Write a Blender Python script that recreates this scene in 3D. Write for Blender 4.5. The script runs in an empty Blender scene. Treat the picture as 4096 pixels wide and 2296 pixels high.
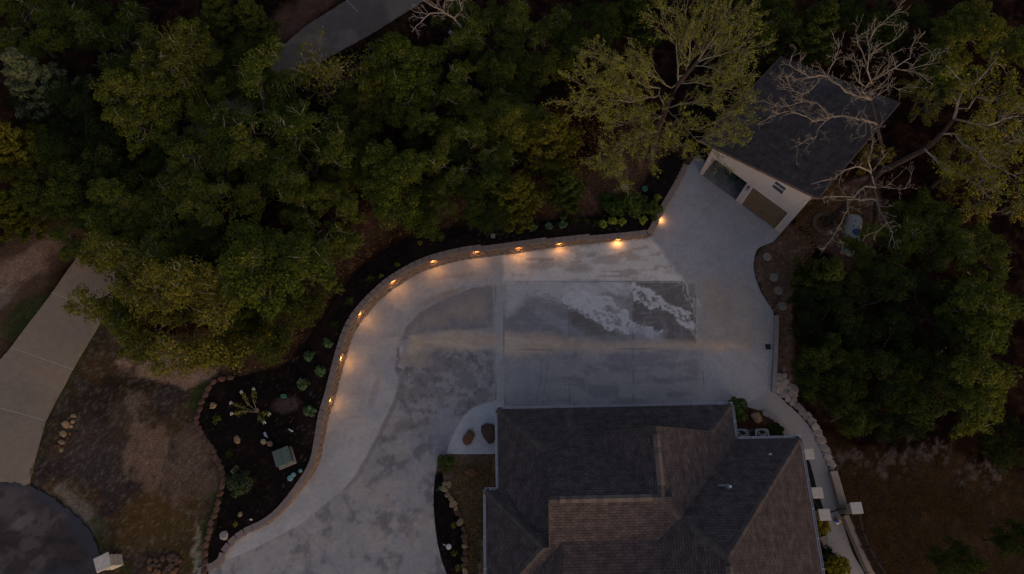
import bpy, bmesh, math, random
import numpy as np
from mathutils import Vector, Matrix
R = math.radians
S = bpy.context.scene
COL = S.collection

# ---------------------------------------------------------------- camera, sky, sun, exposure
F, TILT, CAMZ = 2731.0, math.atan(1022 / 2731), 40.0
cam_d = bpy.data.cameras.new('camera'); cam_d.lens = 24; cam_d.sensor_width = 36; cam_d.clip_end = 1000; cam_d.clip_start = 0.5
cam = bpy.data.objects.new('camera', cam_d); COL.objects.link(cam)
cam.location = (0, 0, CAMZ); cam.rotation_euler = (TILT, 0, 0)
S.camera = cam
SUN_EL, SUN_AZ = R(13.0), R(150)          # azimuth clockwise from +Y: low sun beyond the lower right
W = bpy.data.worlds.new('World'); S.world = W; W.use_nodes = True
wn = W.node_tree.nodes; wl = W.node_tree.links
sky = wn.new('ShaderNodeTexSky'); sky.sky_type = 'NISHITA'; sky.sun_disc = False
sky.sun_elevation = SUN_EL; sky.sun_rotation = SUN_AZ; sky.air_density = 1.0; sky.dust_density = 2.0; sky.ozone_density = 1.0
wl.new(sky.outputs[0], wn['Background'].inputs[0]); wn['Background'].inputs[1].default_value = 0.075
sd = bpy.data.lights.new('sun', 'SUN'); sd.energy = 0.10; sd.angle = R(75); sd.color = (1.0, .90, .84)
so = bpy.data.objects.new('sun', sd); COL.objects.link(so); so.location = (20, -40, 30)
so.rotation_euler = Vector((math.sin(SUN_AZ) * math.cos(R(52)), math.cos(SUN_AZ) * math.cos(R(52)), math.sin(R(52)))).to_track_quat('Z', 'Y').to_euler()
S.view_settings.view_transform = 'Standard'; S.view_settings.look = 'None'; S.view_settings.gamma = 1
S.view_settings.exposure = 1.06
S.view_settings.use_white_balance = True; S.view_settings.white_balance_temperature = 7250; S.view_settings.white_balance_tint = 22
S.cycles.max_bounces = 5; S.cycles.diffuse_bounces = 3; S.cycles.transparent_max_bounces = 4; S.cycles.caustics_reflective = False; S.cycles.caustics_refractive = False
S.cycles.use_denoising = True

# ---------------------------------------------------------------- measuring: a surveyed photo point to a place on the ground or at height z
_c, _s = math.cos(TILT), math.sin(TILT)
def P(u, v, z=0.0):
    dx = (u - 2048) / F; dy = (1148 - v) / F
    yy = dy * _c + _s; zz = dy * _s - _c; t = (z - CAMZ) / zz
    return Vector((dx * t, yy * t, z))
def PL(pts, z=0.0): return [P(u, v, z) for u, v in pts]

# ---------------------------------------------------------------- noise in numpy
def _h(ix, iy, s):
    n = (ix.astype(np.int64) * 374761393 + iy.astype(np.int64) * 668265263 + s * 1442695041) & 0x7fffffff
    n = ((n ^ (n >> 13)) * 1274126177) & 0x7fffffff
    return ((n ^ (n >> 16)) & 0xffff) / 65535.0
def vn(x, y, s=0):
    ix = np.floor(x); iy = np.floor(y); fx = x - ix; fy = y - iy
    fx = fx * fx * (3 - 2 * fx); fy = fy * fy * (3 - 2 * fy)
    a = _h(ix, iy, s); b = _h(ix + 1, iy, s); c = _h(ix, iy + 1, s); d = _h(ix + 1, iy + 1, s)
    return (a + (b - a) * fx) * (1 - fy) + (c + (d - c) * fx) * fy
def fbm(x, y, s=0, o=5, g=.55):
    r = 0; a = 1; t = 0
    for k in range(o):
        r = r + a * vn(x * 2 ** k + 17.3 * k, y * 2 ** k - 9.1 * k, s + k); t += a; a *= g
    return r / t
def sm(e0, e1, x):
    t = np.clip((x - e0) / (e1 - e0), 0, 1); return t * t * (3 - 2 * t)
def segd(x, y, pts, closed=True):
    """distance to a polyline, nearest point, and inside mask"""
    n = len(pts); best = np.full(x.shape, 1e9); bx = np.zeros_like(x); by = np.zeros_like(x); ins = np.zeros(x.shape, bool)
    for i in range(n if closed else n - 1):
        ax, ay = pts[i][0], pts[i][1]; cx, cy = pts[(i + 1) % n][0], pts[(i + 1) % n][1]
        dx, dy = cx - ax, cy - ay; L = dx * dx + dy * dy + 1e-12
        t = np.clip(((x - ax) * dx + (y - ay) * dy) / L, 0, 1)
        qx = ax + t * dx; qy = ay + t * dy; d = np.hypot(x - qx, y - qy)
        m = d < best; best = np.where(m, d, best); bx = np.where(m, qx, bx); by = np.where(m, qy, by)
        if closed and ay != cy:
            m = ((ay > y) != (cy > y)) & (x < (cx - ax) * (y - ay) / (cy - ay) + ax); ins ^= m
    return best, bx, by, ins
def sdist(x, y, pts):
    d, _, _, i = segd(x, y, pts); return np.where(i, d, -d)
def smooth_path(pts, n=4, closed=False):
    out = []; N = len(pts)
    rng = range(N if closed else N - 1)
    for i in rng:
        g = (lambda k: pts[k % N]) if closed else (lambda k: pts[min(max(k, 0), N - 1)])
        p0, p1, p2, p3 = g(i - 1), g(i), g(i + 1), g(i + 2)
        for j in range(n):
            t = j / n
            out.append(tuple(.5 * ((2 * p1[k]) + (-p0[k] + p2[k]) * t + (2 * p0[k] - 5 * p1[k] + 4 * p2[k] - p3[k]) * t * t + (-p0[k] + 3 * p1[k] - 3 * p2[k] + p3[k]) * t ** 3) for k in range(len(p1))))
    if not closed: out.append(tuple(pts[-1]))
    return out

# ---------------------------------------------------------------- materials
MATS = {}
def mat(name, col, rough=.85, var=.25, scale=6.0, bump=.0, col2=None, spec=.3, metal=0, vcol=None, detail=6, emit=None, fine=0.0, fscale=60, coat=None):
    if name in MATS: return MATS[name]
    m = bpy.data.materials.new(name); m.use_nodes = True; MATS[name] = m
    nt = m.node_tree; N = nt.nodes; L = nt.links; b = N['Principled BSDF']
    b.inputs['Roughness'].default_value = rough; b.inputs['Specular IOR Level'].default_value = spec; b.inputs['Metallic'].default_value = metal
    tc = N.new('ShaderNodeTexCoord'); nz = N.new('ShaderNodeTexNoise'); nz.inputs['Scale'].default_value = scale; nz.inputs['Detail'].default_value = detail; nz.inputs['Roughness'].default_value = .62
    L.new(tc.outputs['Object'], nz.inputs['Vector'])
    if vcol:
        at = N.new('ShaderNodeAttribute'); at.attribute_name = vcol; src = at.outputs['Color']
    else:
        mx = N.new('ShaderNodeMix'); mx.data_type = 'RGBA'
        c2 = col2 or tuple(c * .55 for c in col)
        mx.inputs[6].default_value = (*c2, 1); mx.inputs[7].default_value = (*col, 1)
        cr = N.new('ShaderNodeMapRange'); cr.inputs[1].default_value = .35; cr.inputs[2].default_value = .65
        L.new(nz.outputs['Fac'], cr.inputs[0]); L.new(cr.outputs[0], mx.inputs[0]); src = mx.outputs[2]
    def mul(src, fac, lo, hi, a=.3, z=.7):
        mr = N.new('ShaderNodeMapRange'); mr.inputs[1].default_value = a; mr.inputs[2].default_value = z; mr.inputs[3].default_value = lo; mr.inputs[4].default_value = hi
        L.new(fac, mr.inputs[0]); v = N.new('ShaderNodeVectorMath'); v.operation = 'SCALE'; L.new(src, v.inputs[0]); L.new(mr.outputs[0], v.inputs['Scale']); return v.outputs[0]
    if vcol and var: src = mul(src, nz.outputs['Fac'], 1 - var, 1 + var)
    if fine:
        n2 = N.new('ShaderNodeTexNoise'); n2.inputs['Scale'].default_value = fscale; n2.inputs['Detail'].default_value = 3; L.new(tc.outputs['Object'], n2.inputs['Vector'])
        src = mul(src, n2.outputs['Fac'], 1 - fine, 1 + fine, .35, .65)
    L.new(src, b.inputs['Base Color'])
    if bump:
        bp = N.new('ShaderNodeBump'); bp.inputs['Strength'].default_value = bump; bp.inputs['Distance'].default_value = .03
        L.new((n2 if fine else nz).outputs['Fac'], bp.inputs['Height']); L.new(bp.outputs[0], b.inputs['Normal'])
    if emit:
        b.inputs['Emission Color'].default_value = (*emit[0], 1); b.inputs['Emission Strength'].default_value = emit[1]
    return m
def leafmat(name, dark, light, accent=None, acc=.0, rough=.6):
    dark = (dark[0] * .85, dark[1] * .9, dark[2] * .6); light = (light[0] * .95, light[1] * 1.0, light[2] * .58)
    if name in MATS: return MATS[name]
    m = bpy.data.materials.new(name); m.use_nodes = True; MATS[name] = m
    nt = m.node_tree; N = nt.nodes; L = nt.links; b = N['Principled BSDF']; b.inputs['Roughness'].default_value = rough; b.inputs['Specular IOR Level'].default_value = .0
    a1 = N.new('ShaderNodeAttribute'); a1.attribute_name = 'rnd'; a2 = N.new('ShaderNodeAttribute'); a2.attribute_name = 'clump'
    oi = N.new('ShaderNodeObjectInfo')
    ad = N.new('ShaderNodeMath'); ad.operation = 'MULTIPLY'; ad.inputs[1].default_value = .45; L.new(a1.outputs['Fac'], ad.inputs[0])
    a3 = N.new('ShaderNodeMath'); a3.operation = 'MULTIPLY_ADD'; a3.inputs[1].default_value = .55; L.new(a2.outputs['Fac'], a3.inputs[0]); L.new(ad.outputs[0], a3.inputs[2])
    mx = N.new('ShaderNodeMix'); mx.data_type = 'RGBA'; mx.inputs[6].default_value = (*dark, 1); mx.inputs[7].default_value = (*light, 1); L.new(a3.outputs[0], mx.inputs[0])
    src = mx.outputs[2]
    if accent:
        gt = N.new('ShaderNodeMath'); gt.operation = 'GREATER_THAN'; gt.inputs[1].default_value = 1 - acc; L.new(a1.outputs['Fac'], gt.inputs[0])
        m2 = N.new('ShaderNodeMix'); m2.data_type = 'RGBA'; m2.inputs[7].default_value = (*accent, 1); L.new(gt.outputs[0], m2.inputs[0]); L.new(src, m2.inputs[6]); src = m2.outputs[2]
    hs = N.new('ShaderNodeHueSaturation'); mr = N.new('ShaderNodeMapRange'); mr.inputs[3].default_value = .47; mr.inputs[4].default_value = .525
    L.new(oi.outputs['Random'], mr.inputs[0]); L.new(mr.outputs[0], hs.inputs['Hue']); L.new(src, hs.inputs['Color'])
    mv = N.new('ShaderNodeMapRange'); mv.inputs[3].default_value = 1.25; mv.inputs[4].default_value = .75; L.new(oi.outputs['Random'], mv.inputs[0]); L.new(mv.outputs[0], hs.inputs['Value'])
    L.new(hs.outputs[0], b.inputs['Base Color'])
    return m

# ---------------------------------------------------------------- object helpers
def tag(o, label=None, cat=None, group=None, kind=None):
    if label: o['label'] = label
    if cat: o['category'] = cat
    if group: o['group'] = group
    if kind: o['kind'] = kind
    return o
def empty(name, loc, rz=0, label=None, cat=None, group=None):
    o = bpy.data.objects.new(name, None); o.empty_display_size = .3; COL.objects.link(o); o.location = loc; o.rotation_euler.z = rz
    return tag(o, label, cat, group)
def link(name, me, m=None, parent=None, loc=(0, 0, 0), rz=0):
    if m is not None:
        for k in (m if isinstance(m, (list, tuple)) else [m]):
            if me.materials.find(k.name) < 0: me.materials.append(k)
    o = bpy.data.objects.new(name, me); COL.objects.link(o); o.location = loc; o.rotation_euler.z = rz
    if parent: o.parent = parent
    return o
def copy_tree(o, parent=None):
    c = o.copy(); COL.objects.link(c); c.parent = parent
    for ch in o.children: copy_tree(ch, c)
    return c
class MB:
    def __init__(s): s.v = []; s.f = []; s.m = []
    def add(s, vs, fs, mi=0):
        b = len(s.v); s.v += [tuple(v) for v in vs]; s.f += [tuple(i + b for i in f) for f in fs]; s.m += [mi] * len(fs); return s
    def box(s, c, size, rz=0, mi=0, taper=1.0, rnd=0, rg=None):
        hx, hy, hz = [k / 2 for k in size]; vs = []
        for z in (-1, 1):
            t = taper if z > 0 else 1
            for x, y in ((-1, -1), (1, -1), (1, 1), (-1, 1)):
                px, py = x * hx * t, y * hy * t
                j = [(rg.uniform(-rnd, rnd) if rg else 0) for _ in range(3)]
                vs.append((c[0] + px * math.cos(rz) - py * math.sin(rz) + j[0], c[1] + px * math.sin(rz) + py * math.cos(rz) + j[1], c[2] + z * hz + j[2]))
        return s.add(vs, [(3, 2, 1, 0), (4, 5, 6, 7), (0, 1, 5, 4), (1, 2, 6, 5), (2, 3, 7, 6), (3, 0, 4, 7)], mi)
    def tube(s, pts, rad, k=6, mi=0, cap=True):
        n = len(pts); vs = []; up0 = Vector((0, 0, 1))
        for i, p in enumerate(pts):
            d = (Vector(pts[min(i + 1, n - 1)]) - Vector(pts[max(i - 1, 0)])).normalized()
            a = d.cross(up0 if abs(d.z) < .95 else Vector((1, 0, 0))).normalized(); b = d.cross(a)
            r = rad[i] if isinstance(rad, (list, tuple)) else rad
            for j in range(k):
                t = 2 * math.pi * j / k; vs.append(Vector(p) + a * math.cos(t) * r + b * math.sin(t) * r)
        fs = []
        for i in range(n - 1):
            for j in range(k):
                fs.append((i * k + j, (i + 1) * k + j, (i + 1) * k + (j + 1) % k, i * k + (j + 1) % k))
        if cap: fs.append(tuple(range(k))); fs.append(tuple((n - 1) * k + j for j in reversed(range(k))))
        return s.add(vs, fs, mi)
    def lathe(s, prof, k=20, c=(0, 0, 0), mi=0):
        vs = []; n = len(prof)
        for r, z in prof:
            for j in range(k):
                t = 2 * math.pi * j / k; vs.append((c[0] + r * math.cos(t), c[1] + r * math.sin(t), c[2] + z))
        fs = [(i * k + j, i * k + (j + 1) % k, (i + 1) * k + (j + 1) % k, (i + 1) * k + j) for i in range(n - 1) for j in range(k)]
        fs.append(tuple(reversed(range(k)))); fs.append(tuple((n - 1) * k + j for j in range(k)))
        return s.add(vs, fs, mi)
    def prism(s, poly, z0, z1, mi=0):
        n = len(poly); vs = [(p[0], p[1], z0) for p in poly] + [(p[0], p[1], z1) for p in poly]
        a = sum(poly[i][0] * poly[(i + 1) % n][1] - poly[(i + 1) % n][0] * poly[i][1] for i in range(n))
        r = range(n) if a > 0 else range(n)[::-1]; r = list(r)
        fs = [tuple(reversed(r)), tuple(i + n for i in r)]
        for q in range(n):
            i, j = r[q], r[(q + 1) % n]; fs.append((i, j, j + n, i + n))
        return s.add(vs, fs, mi)
    def build(s, name, m, parent=None, loc=(0, 0, 0), rz=0, bevel=0, smooth=False):
        me = bpy.data.meshes.new(name); me.from_pydata(s.v, [], s.f)
        ms = m if isinstance(m, (list, tuple)) else [m]
        for k in ms: me.materials.append(k)
        if len(ms) > 1: me.polygons.foreach_set('material_index', s.m)
        if smooth: me.polygons.foreach_set('use_smooth', [True] * len(s.f))
        if bevel:
            bm = bmesh.new(); bm.from_mesh(me); bmesh.ops.bevel(bm, geom=bm.edges[:], offset=bevel, segments=2, affect='EDGES', clamp_overlap=True); bm.to_mesh(me); bm.free()
        return link(name, me, None, parent, loc, rz)

def snapgrid(name, poly, step, m, zf=0.0, colf=None, attr='tint', skirt=.12, parent=None, sc=1.0):
    """a sheet filling the outline: a grid whose rim vertices sit on the outline, with a skirt to the ground below"""
    xs = [p[0] for p in poly]; ys = [p[1] for p in poly]
    gx = np.arange(min(xs) - step, max(xs) + 2 * step, step); gy = np.arange(min(ys) - step, max(ys) + 2 * step, step)
    X, Y = np.meshgrid(gx, gy); d, bx, by, ins = segd(X.ravel(), Y.ravel(), poly)
    X = X.ravel().copy(); Y = Y.ravel().copy(); nx = len(gx); ny = len(gy)
    I = np.arange(nx * ny).reshape(ny, nx)
    q = np.stack([I[:-1, :-1], I[:-1, 1:], I[1:, 1:], I[1:, :-1]], -1).reshape(-1, 4)
    keep = ins[q].sum(1) >= 2; q = q[keep]
    out = ~ins | (d < step * .35); X[out] = bx[out]; Y[out] = by[out]
    used, inv = np.unique(q, return_inverse=True); q = inv.reshape(-1, 4); X = X[used]; Y = Y[used]
    Z = zf(X, Y) if callable(zf) else np.full(X.shape, zf)
    V = np.stack([X, Y, Z], 1); nv = len(V); nf = len(q)
    F4 = q
    if skirt:
        pp = []
        for i in range(len(poly)):
            a = poly[i]; b = poly[(i + 1) % len(poly)]; n = max(1, int(math.hypot(b[0] - a[0], b[1] - a[1]) / .4))
            pp += [(a[0] + (b[0] - a[0]) * k / n, a[1] + (b[1] - a[1]) * k / n) for k in range(n)]
        pp = np.array(pp); z = zf(pp[:, 0], pp[:, 1]) if callable(zf) else np.full(len(pp), zf)
        n = len(pp); V = np.vstack([V, np.column_stack([pp, z - .001]), np.column_stack([pp, z - skirt])])
        i = np.arange(n); j = (i + 1) % n
        F4 = np.vstack([F4, np.stack([nv + i, nv + j, nv + n + j, nv + n + i], 1)])
    me = bpy.data.meshes.new(name); me.vertices.add(len(V)); me.vertices.foreach_set('co', V.ravel())
    me.loops.add(F4.size); me.loops.foreach_set('vertex_index', F4.ravel().astype(np.int32)); me.polygons.add(len(F4))
    me.polygons.foreach_set('loop_start', np.arange(0, F4.size, 4, dtype=np.int32)); me.polygons.foreach_set('loop_total', np.full(len(F4), 4, np.int32))
    me.update(calc_edges=True); me.validate()
    if colf:
        c = colf(V[:, 0], V[:, 1]); a = me.attributes.new(attr, 'FLOAT_COLOR', 'POINT')
        a.data.foreach_set('color', np.column_stack([c, np.ones(len(V))]).ravel().astype(np.float32))
    return link(name, me, m, parent)
def struct(o): o['kind'] = 'structure'; return o
def mixc(c, col, w):
    return c * (1 - w[:, None]) + np.array(col)[None, :] * w[:, None]

# ---------------------------------------------------------------- the retaining wall's line (foot of the wall on the driveway) and heights
WB = [(700, 2296 + 60, .10), (797, 2296, .12), (886, 2258, .16), (906, 2211, .18), (942, 2169, .2), (992, 2133, .22), (1055, 2106, .26), (1111, 2067, .3), (1166, 2011, .38), (1222, 1939, .48), (1260, 1884, .58), (1283, 1828, .66),
      (1299, 1745, .76), (1316, 1662, .84), (1338, 1596, .9), (1358, 1520, .95), (1388, 1409, 1.0), (1413, 1337, 1.0), (1443, 1287, 1.05), (1482, 1239, 1.05), (1521, 1199, 1.05), (1565, 1160, 1.05), (1615, 1127, 1.05),
      (1687, 1087, 1.05), (1765, 1060, 1.05), (1859, 1038, 1.05), (1942, 1027, 1.0), (2025, 1016, .85), (2111, 1004, .85), (2188, 993, .8), (2222, 988, .68), (2355, 974, .6), (2499, 961, .46), (2598, 949, .44)]
WB2 = [(2607, 944, .44), (2637, 877, .4), (2681, 800, .34), (2709, 750, .28), (2748, 665, .2)]
wall1 = smooth_path([(*P(u, v)[:2], h) for u, v, h in WB[1:]], 3)
wall2 = [(*P(u, v)[:2], h) for u, v, h in WB2]
WALL = wall1 + wall2
HC = [(x, y, h) for x, y, h in WALL[::3]] + [(*P(u, v)[:2], h) for u, v, h in
     ((2900, 150, .2), (3300, 60, .1), (3700, 200, 0), (3500, 700, 0), (3300, 950, 0), (3900, 900, -.1), (3500, 1300, -.05), (3900, 1500, -.2), (3400, 1900, -.05), (3900, 2200, -.3), (3000, 500, .05),
      (2800, 400, .15), (600, 2290, .1), (200, 2200, .15), (100, 1700, .4), (300, 1300, .6), (100, 800, .8), (600, 400, .9), (1200, 200, .8), (1800, 100, .7), (2300, 300, .6), (2500, 600, .5))]
def hout(x, y):
    x = np.asarray(x, float); y = np.asarray(y, float); num = 0; den = 0
    for cx, cy, h in HC:
        w = 1 / (((x - cx) ** 2 + (y - cy) ** 2) + .15) ** 1.6; num = num + w * h; den = den + w
    E = sm(11.8, 13.8, x)
    return (num / den - .09) * (1 - E) - .05 * E
def G(u, v, dz=0.0):
    z = 0.3
    for _ in range(6): p = P(u, v, z); z = float(hout(p.x, p.y)) + dz
    return P(u, v, z)
def GL(pts): return [G(u, v) for u, v in pts]
def offs(path, d):
    out = []
    for i, p in enumerate(path):
        a = path[max(i - 1, 0)]; b = path[min(i + 1, len(path) - 1)]
        t = Vector((b[0] - a[0], b[1] - a[1])); t.normalize(); out.append((p[0] - t.y * d, p[1] + t.x * d, *p[2:]))
    return out
wall_mid = offs(WALL, .22)     # left of travel = the raised side

# ---------------------------------------------------------------- driveway outline
DR = [(3121, 938), (3093, 966), (3040, 988), (3021, 1016), (3014, 1060), (3021, 1105), (3040, 1160), (3068, 1210), (3096, 1262), (3092, 1400), (3084, 1567)]
SW_out = [(3101, 1571), (3140, 1607), (3184, 1646), (3229, 1695), (3262, 1745), (3284, 1795), (3303, 1851), (3317, 1884), (3328, 1934), (3351, 2028), (3367, 2078), (3384, 2133), (3411, 2211), (3439, 2260), (3475, 2330)]
SW_in = [(3378, 2330), (3345, 2250), (3323, 2211), (3300, 2139), (3280, 2040), (3240, 1850), (3175, 1760), (3155, 1744), (3141, 1719), (3116, 1692), (3091, 1677), (3072, 1658), (3044, 1643), (3005, 1632), (2969, 1622)]
DL = [(1989, 1816), (1785, 1816), (1756, 1840), (1742, 1895), (1734, 1967), (1734, 2022), (1740, 2105), (1751, 2177), (1767, 2244), (1790, 2310), (1800, 2400)]
foot = [(p[0], p[1]) for p in offs(WALL, .12)]
drive_poly = foot + [tuple(P(u, v)[:2]) for u, v in ((2756, 660), (2800, 596), (2900, 640), (3118, 900))] + smooth_path([tuple(P(u, v)[:2]) for u, v in DR], 4) \
    + [tuple(P(u, v)[:2]) for u, v in ((3000, 1628), (2969, 1622), (2900, 1660), (2000, 1660))] + [tuple(P(*DL[0])[:2])] + smooth_path([tuple(P(u, v)[:2]) for u, v in DL[1:]], 4) + [tuple(P(600, 2420)[:2])]
in_poly = [(p[0], p[1]) for p in wall_mid] + [tuple(P(u, v)[:2]) for u, v in ((2790, 620), (3140, 940), (3100, 1300), (3090, 1600), (2950, 1700), (2000, 1700), (1900, 2400), (1500, 2500))] + [tuple(P(500, 2500)[:2])]
# in_poly marks the low side; everything beyond the wall is raised
STEPX = [P(1928, 1027).x, P(2188, 993).x, P(2352, 974).x]
def capmin(x, y, z):
    lim = np.where(x < STEPX[0] - .05, 9, np.where(x < STEPX[1] - .05, .86, np.where(x < STEPX[2] - .05, .66, np.where(x < 9.1, .46, 9)))) - .11
    near = (x > P(1800, 1050).x) & (y > 16.3) & (y < 20.5)
    return np.where(near, np.minimum(z, lim + .25 * np.clip(y - 18.2 - .12 * x, 0, 9)), z)
def ground_z(x, y):
    h = capmin(x, y, hout(x, y)); _, _, _, ins = segd(x, y, in_poly)
    return np.where(ins, -.06, h)

def W2(pts): return [tuple(P(u, v)[:2]) for u, v in pts]
def blob(x, y, u, v, ru, rv, ang=0, wob=.5, s=3, sharp=.35):
    p = P(u, v); k = .0156; dx = x - p.x; dy = y - p.y; a = R(ang)
    a1 = (dx * math.cos(a) + dy * math.sin(a)) / (ru * k); a2 = (-dx * math.sin(a) + dy * math.cos(a)) / (rv * k)
    d = np.hypot(a1, a2) + (fbm(x * .9, y * .9, s) - .5) * 2 * wob
    return 1 - sm(1 - sharp, 1 + sharp, d)
def polym(x, y, pts, soft=.15, wob=.0, s=5, ws=1.2):
    d = sdist(x, y, W2(pts)) + (fbm(x * ws, y * ws, s) - .5) * 2 * wob
    return sm(-soft, soft, d)
def line(x, y, pts, w=.03):
    d, _, _, _ = segd(x, y, W2(pts), False); return 1 - sm(w * .4, w * 1.3, d)


# ---------------------------------------------------------------- concrete: stains, sand, pours and joints of the slab
ARC = [(2014, 1140), (1970, 1140), (1886, 1154), (1776, 1199), (1681, 1249), (1626, 1310), (1604, 1359), (1588, 1420), (1580, 1480), (1601, 1510), (1587, 1579), (1548, 1662), (1510, 1745), (1471, 1817), (1421, 1906), (1377, 1956), (1310, 2011), (1211, 2095), (1111, 2150), (1000, 2205), (870, 2262), (760, 2310)]
def drive_col(x, y):
    n1 = fbm(x * .35, y * .35, 1); n2 = fbm(x * 1.1, y * 1.1, 2, 6, .62); n3 = fbm(x * 3.2, y * 3.2, 3, 5, .65); n4 = fbm(x * .8 + 3 * n1, y * 2.2, 4, 5, .6)
    c = np.tile(np.array([.285, .275, .275]), (len(x), 1))
    GREY, BLUE, TAN, DARK, PALE, BROWN = (.27, .265, .28), (.235, .24, .275), (.34, .275, .22), (.155, .148, .16), (.40, .395, .40), (.235, .19, .16)
    c = mixc(c, BLUE, .55 * sm(.45, .7, n1)); c = mixc(c, TAN, .35 * sm(.5, .72, n2))
    # big outer lane, newer concrete
    lane = polym(x, y, [(2030, 900), (2030, 1150)] + ARC + [(700, 2400), (700, 1900), (1100, 1000)], .08)
    c = mixc(c, (.34, .335, .335), .8 * lane)
    c = mixc(c, (.39, .37, .345), lane * .5 * sm(.42, .66, n2)); c = mixc(c, (.27, .235, .21), lane * .5 * sm(.58, .76, n4))
    c = mixc(c, (.30, .31, .345), lane * .5 * sm(.5, .68, fbm(x * .5, y * .5, 9)))
    # apron to the garage: even, bluish
    ap = polym(x, y, [(2607, 944), (2750, 640), (2900, 560), (3150, 940), (3030, 1000), (3010, 1060), (3060, 1230), (2900, 1150), (2780, 1100), (2690, 1030)], .9, .4)
    c = mixc(c, (.262, .262, .285), ap * .85); c = mixc(c, (.225, .23, .262), ap * .4 * sm(.45, .65, n1))
    # upper yard pale bay between wall and joint
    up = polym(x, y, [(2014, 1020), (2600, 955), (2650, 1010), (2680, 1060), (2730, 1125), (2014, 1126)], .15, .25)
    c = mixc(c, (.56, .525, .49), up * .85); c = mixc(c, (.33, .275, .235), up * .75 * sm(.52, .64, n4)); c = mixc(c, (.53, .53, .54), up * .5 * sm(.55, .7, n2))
    # right yard brownish
    ry = polym(x, y, [(2781, 1130), (2980, 1090), (3040, 1240), (3010, 1400), (2781, 1400)], .9, .5)
    c = mixc(c, (.31, .262, .225), ry * .85 * sm(.3, .55, n2 * .5 + n1 * .5))
    # darker patch top left quadrant inside the arc
    qa = polym(x, y, [(1970, 1146)] + ARC[2:7] + [(1600, 1345), (1760, 1322), (1972, 1312)], .06, .12)
    c = mixc(c, (.19, .18, .185), qa * .8); c = mixc(c, TAN, qa * .75 * sm(.40, .56, fbm(x * .6, y * .6, 21)) * sm(0, 1.2, sdist(x, y, W2([(1970, 1146)] + ARC[2:7] + [(1600, 1345), (1972, 1312)]))))
    # lower left quadrant: dark blotched
    qb = polym(x, y, [(1975, 1398), (1760, 1388), (1735, 1400), (1700, 1445), (1590, 1480), (1601, 1510), (1587, 1579), (1548, 1662), (1520, 1720), (1700, 1750), (1850, 1660), (1900, 1625), (1975, 1600)], .12, .25)
    c = mixc(c, (.20, .18, .178), qb * .9); c = mixc(c, (.30, .285, .285), qb * .7 * sm(.46, .62, n2)); c = mixc(c, (.10, .09, .10), qb * .75 * sm(.52, .68, n3))
    # tan bulge at the arc's inside and dark crack tide there
    c = mixc(c, (.30, .255, .21), blob(x, y, 1660, 1430, 60, 45, 0, .5, 31) * .8)
    for pts, w in (([(1612, 1358), (1640, 1352), (1670, 1368), (1700, 1362)], .05), ([(1606, 1380), (1600, 1420), (1590, 1460), (1612, 1485)], .09)):
        c = mixc(c, PALE, line(x + (n3 - .5) * .6, y + (n2 - .5) * .6, pts, w) * .8)
        c = mixc(c, (.12, .115, .12), line(x + (n2 - .5) * .8 + .12, y + (n3 - .5) * .8, pts, w) * .7)
    # main dark bays right of the strip
    qc = polym(x, y, [(2020, 1135), (2781, 1135), (2781, 1375), (2020, 1385)], .05)
    c = mixc(c, (.23, .215, .22), qc * .85); c = mixc(c, (.165, .16, .168), qc * sm(.48, .66, n2) * .6)
    q1 = polym(x, y, [(2534, 1130), (2730, 1130), (2770, 1180), (2781, 1370), (2534, 1340)], .04)
    c = mixc(c, (.135, .12, .118), q1 * .95); c = mixc(c, (.19, .178, .172), q1 * .5 * sm(.5, .68, n3))
    q1b = polym(x, y, [(2275, 1225), (2330, 1245), (2400, 1290), (2470, 1340), (2275, 1350)], .12, .2)
    c = mixc(c, (.15, .132, .122), q1b * .95)
    # pale wash at the upper left of the bays
    wsh = polym(x, y, [(2022, 1128), (2520, 1128), (2430, 1175), (2380, 1200), (2300, 1230), (2200, 1190), (2110, 1170), (2060, 1230), (2022, 1260)], .3, .45)
    c = mixc(c, (.43, .425, .425), wsh * .85); c = mixc(c, (.26, .25, .25), wsh * .5 * sm(.56, .68, n3))
    c = mixc(c, (.185, .185, .205), blob(x, y, 2130, 1290, 80, 38, -18, .9, 33) * .7)
    c = mixc(c, (.27, .28, .31), blob(x, y, 2230, 1290, 110, 22, -30, .8, 34) * .6)
    # white slurry rivers with bare islands
    def Z(pts): return [(2000 + p[0] / 1.805, 750 + p[1] / 1.805) for p in pts]
    rx_ = (fbm(x * 2.6, y * 2.6, 41, 5, .65) - .5) * .75; ry_ = (fbm(x * 2.6, y * 2.6, 47, 5, .65) - .5) * .75; xw, yw = x + rx_, y + ry_
    al = x * .84 - y * .54; ac = x * .54 + y * .84; WH = (.50, .495, .505)
    RA = Z([(450, 838), (440, 800), (520, 760), (600, 745), (700, 790), (790, 790), (850, 835), (880, 890), (925, 905), (945, 960), (985, 995), (1060, 1000), (1120, 1025), (1205, 1045), (1120, 1060), (1112, 1105), (1060, 1085), (1010, 1045), (960, 1035), (900, 1060), (840, 1030), (780, 1035), (735, 1005), (680, 968), (600, 925), (530, 885)])
    RB = Z([(925, 712), (965, 685), (1045, 728), (1135, 765), (1160, 805), (1215, 845), (1265, 868), (1335, 878), (1365, 900), (1355, 942), (1400, 985), (1406, 1035), (1335, 1008), (1285, 978), (1268, 935), (1215, 905), (1165, 868), (1085, 872), (1030, 845), (975, 805), (935, 765)])
    RC = Z([(560, 690), (900, 690), (935, 745), (925, 792), (885, 765), (850, 768), (800, 752), (740, 742), (712, 760), (770, 785), (720, 800), (640, 850), (560, 840), (430, 760)])
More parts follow.
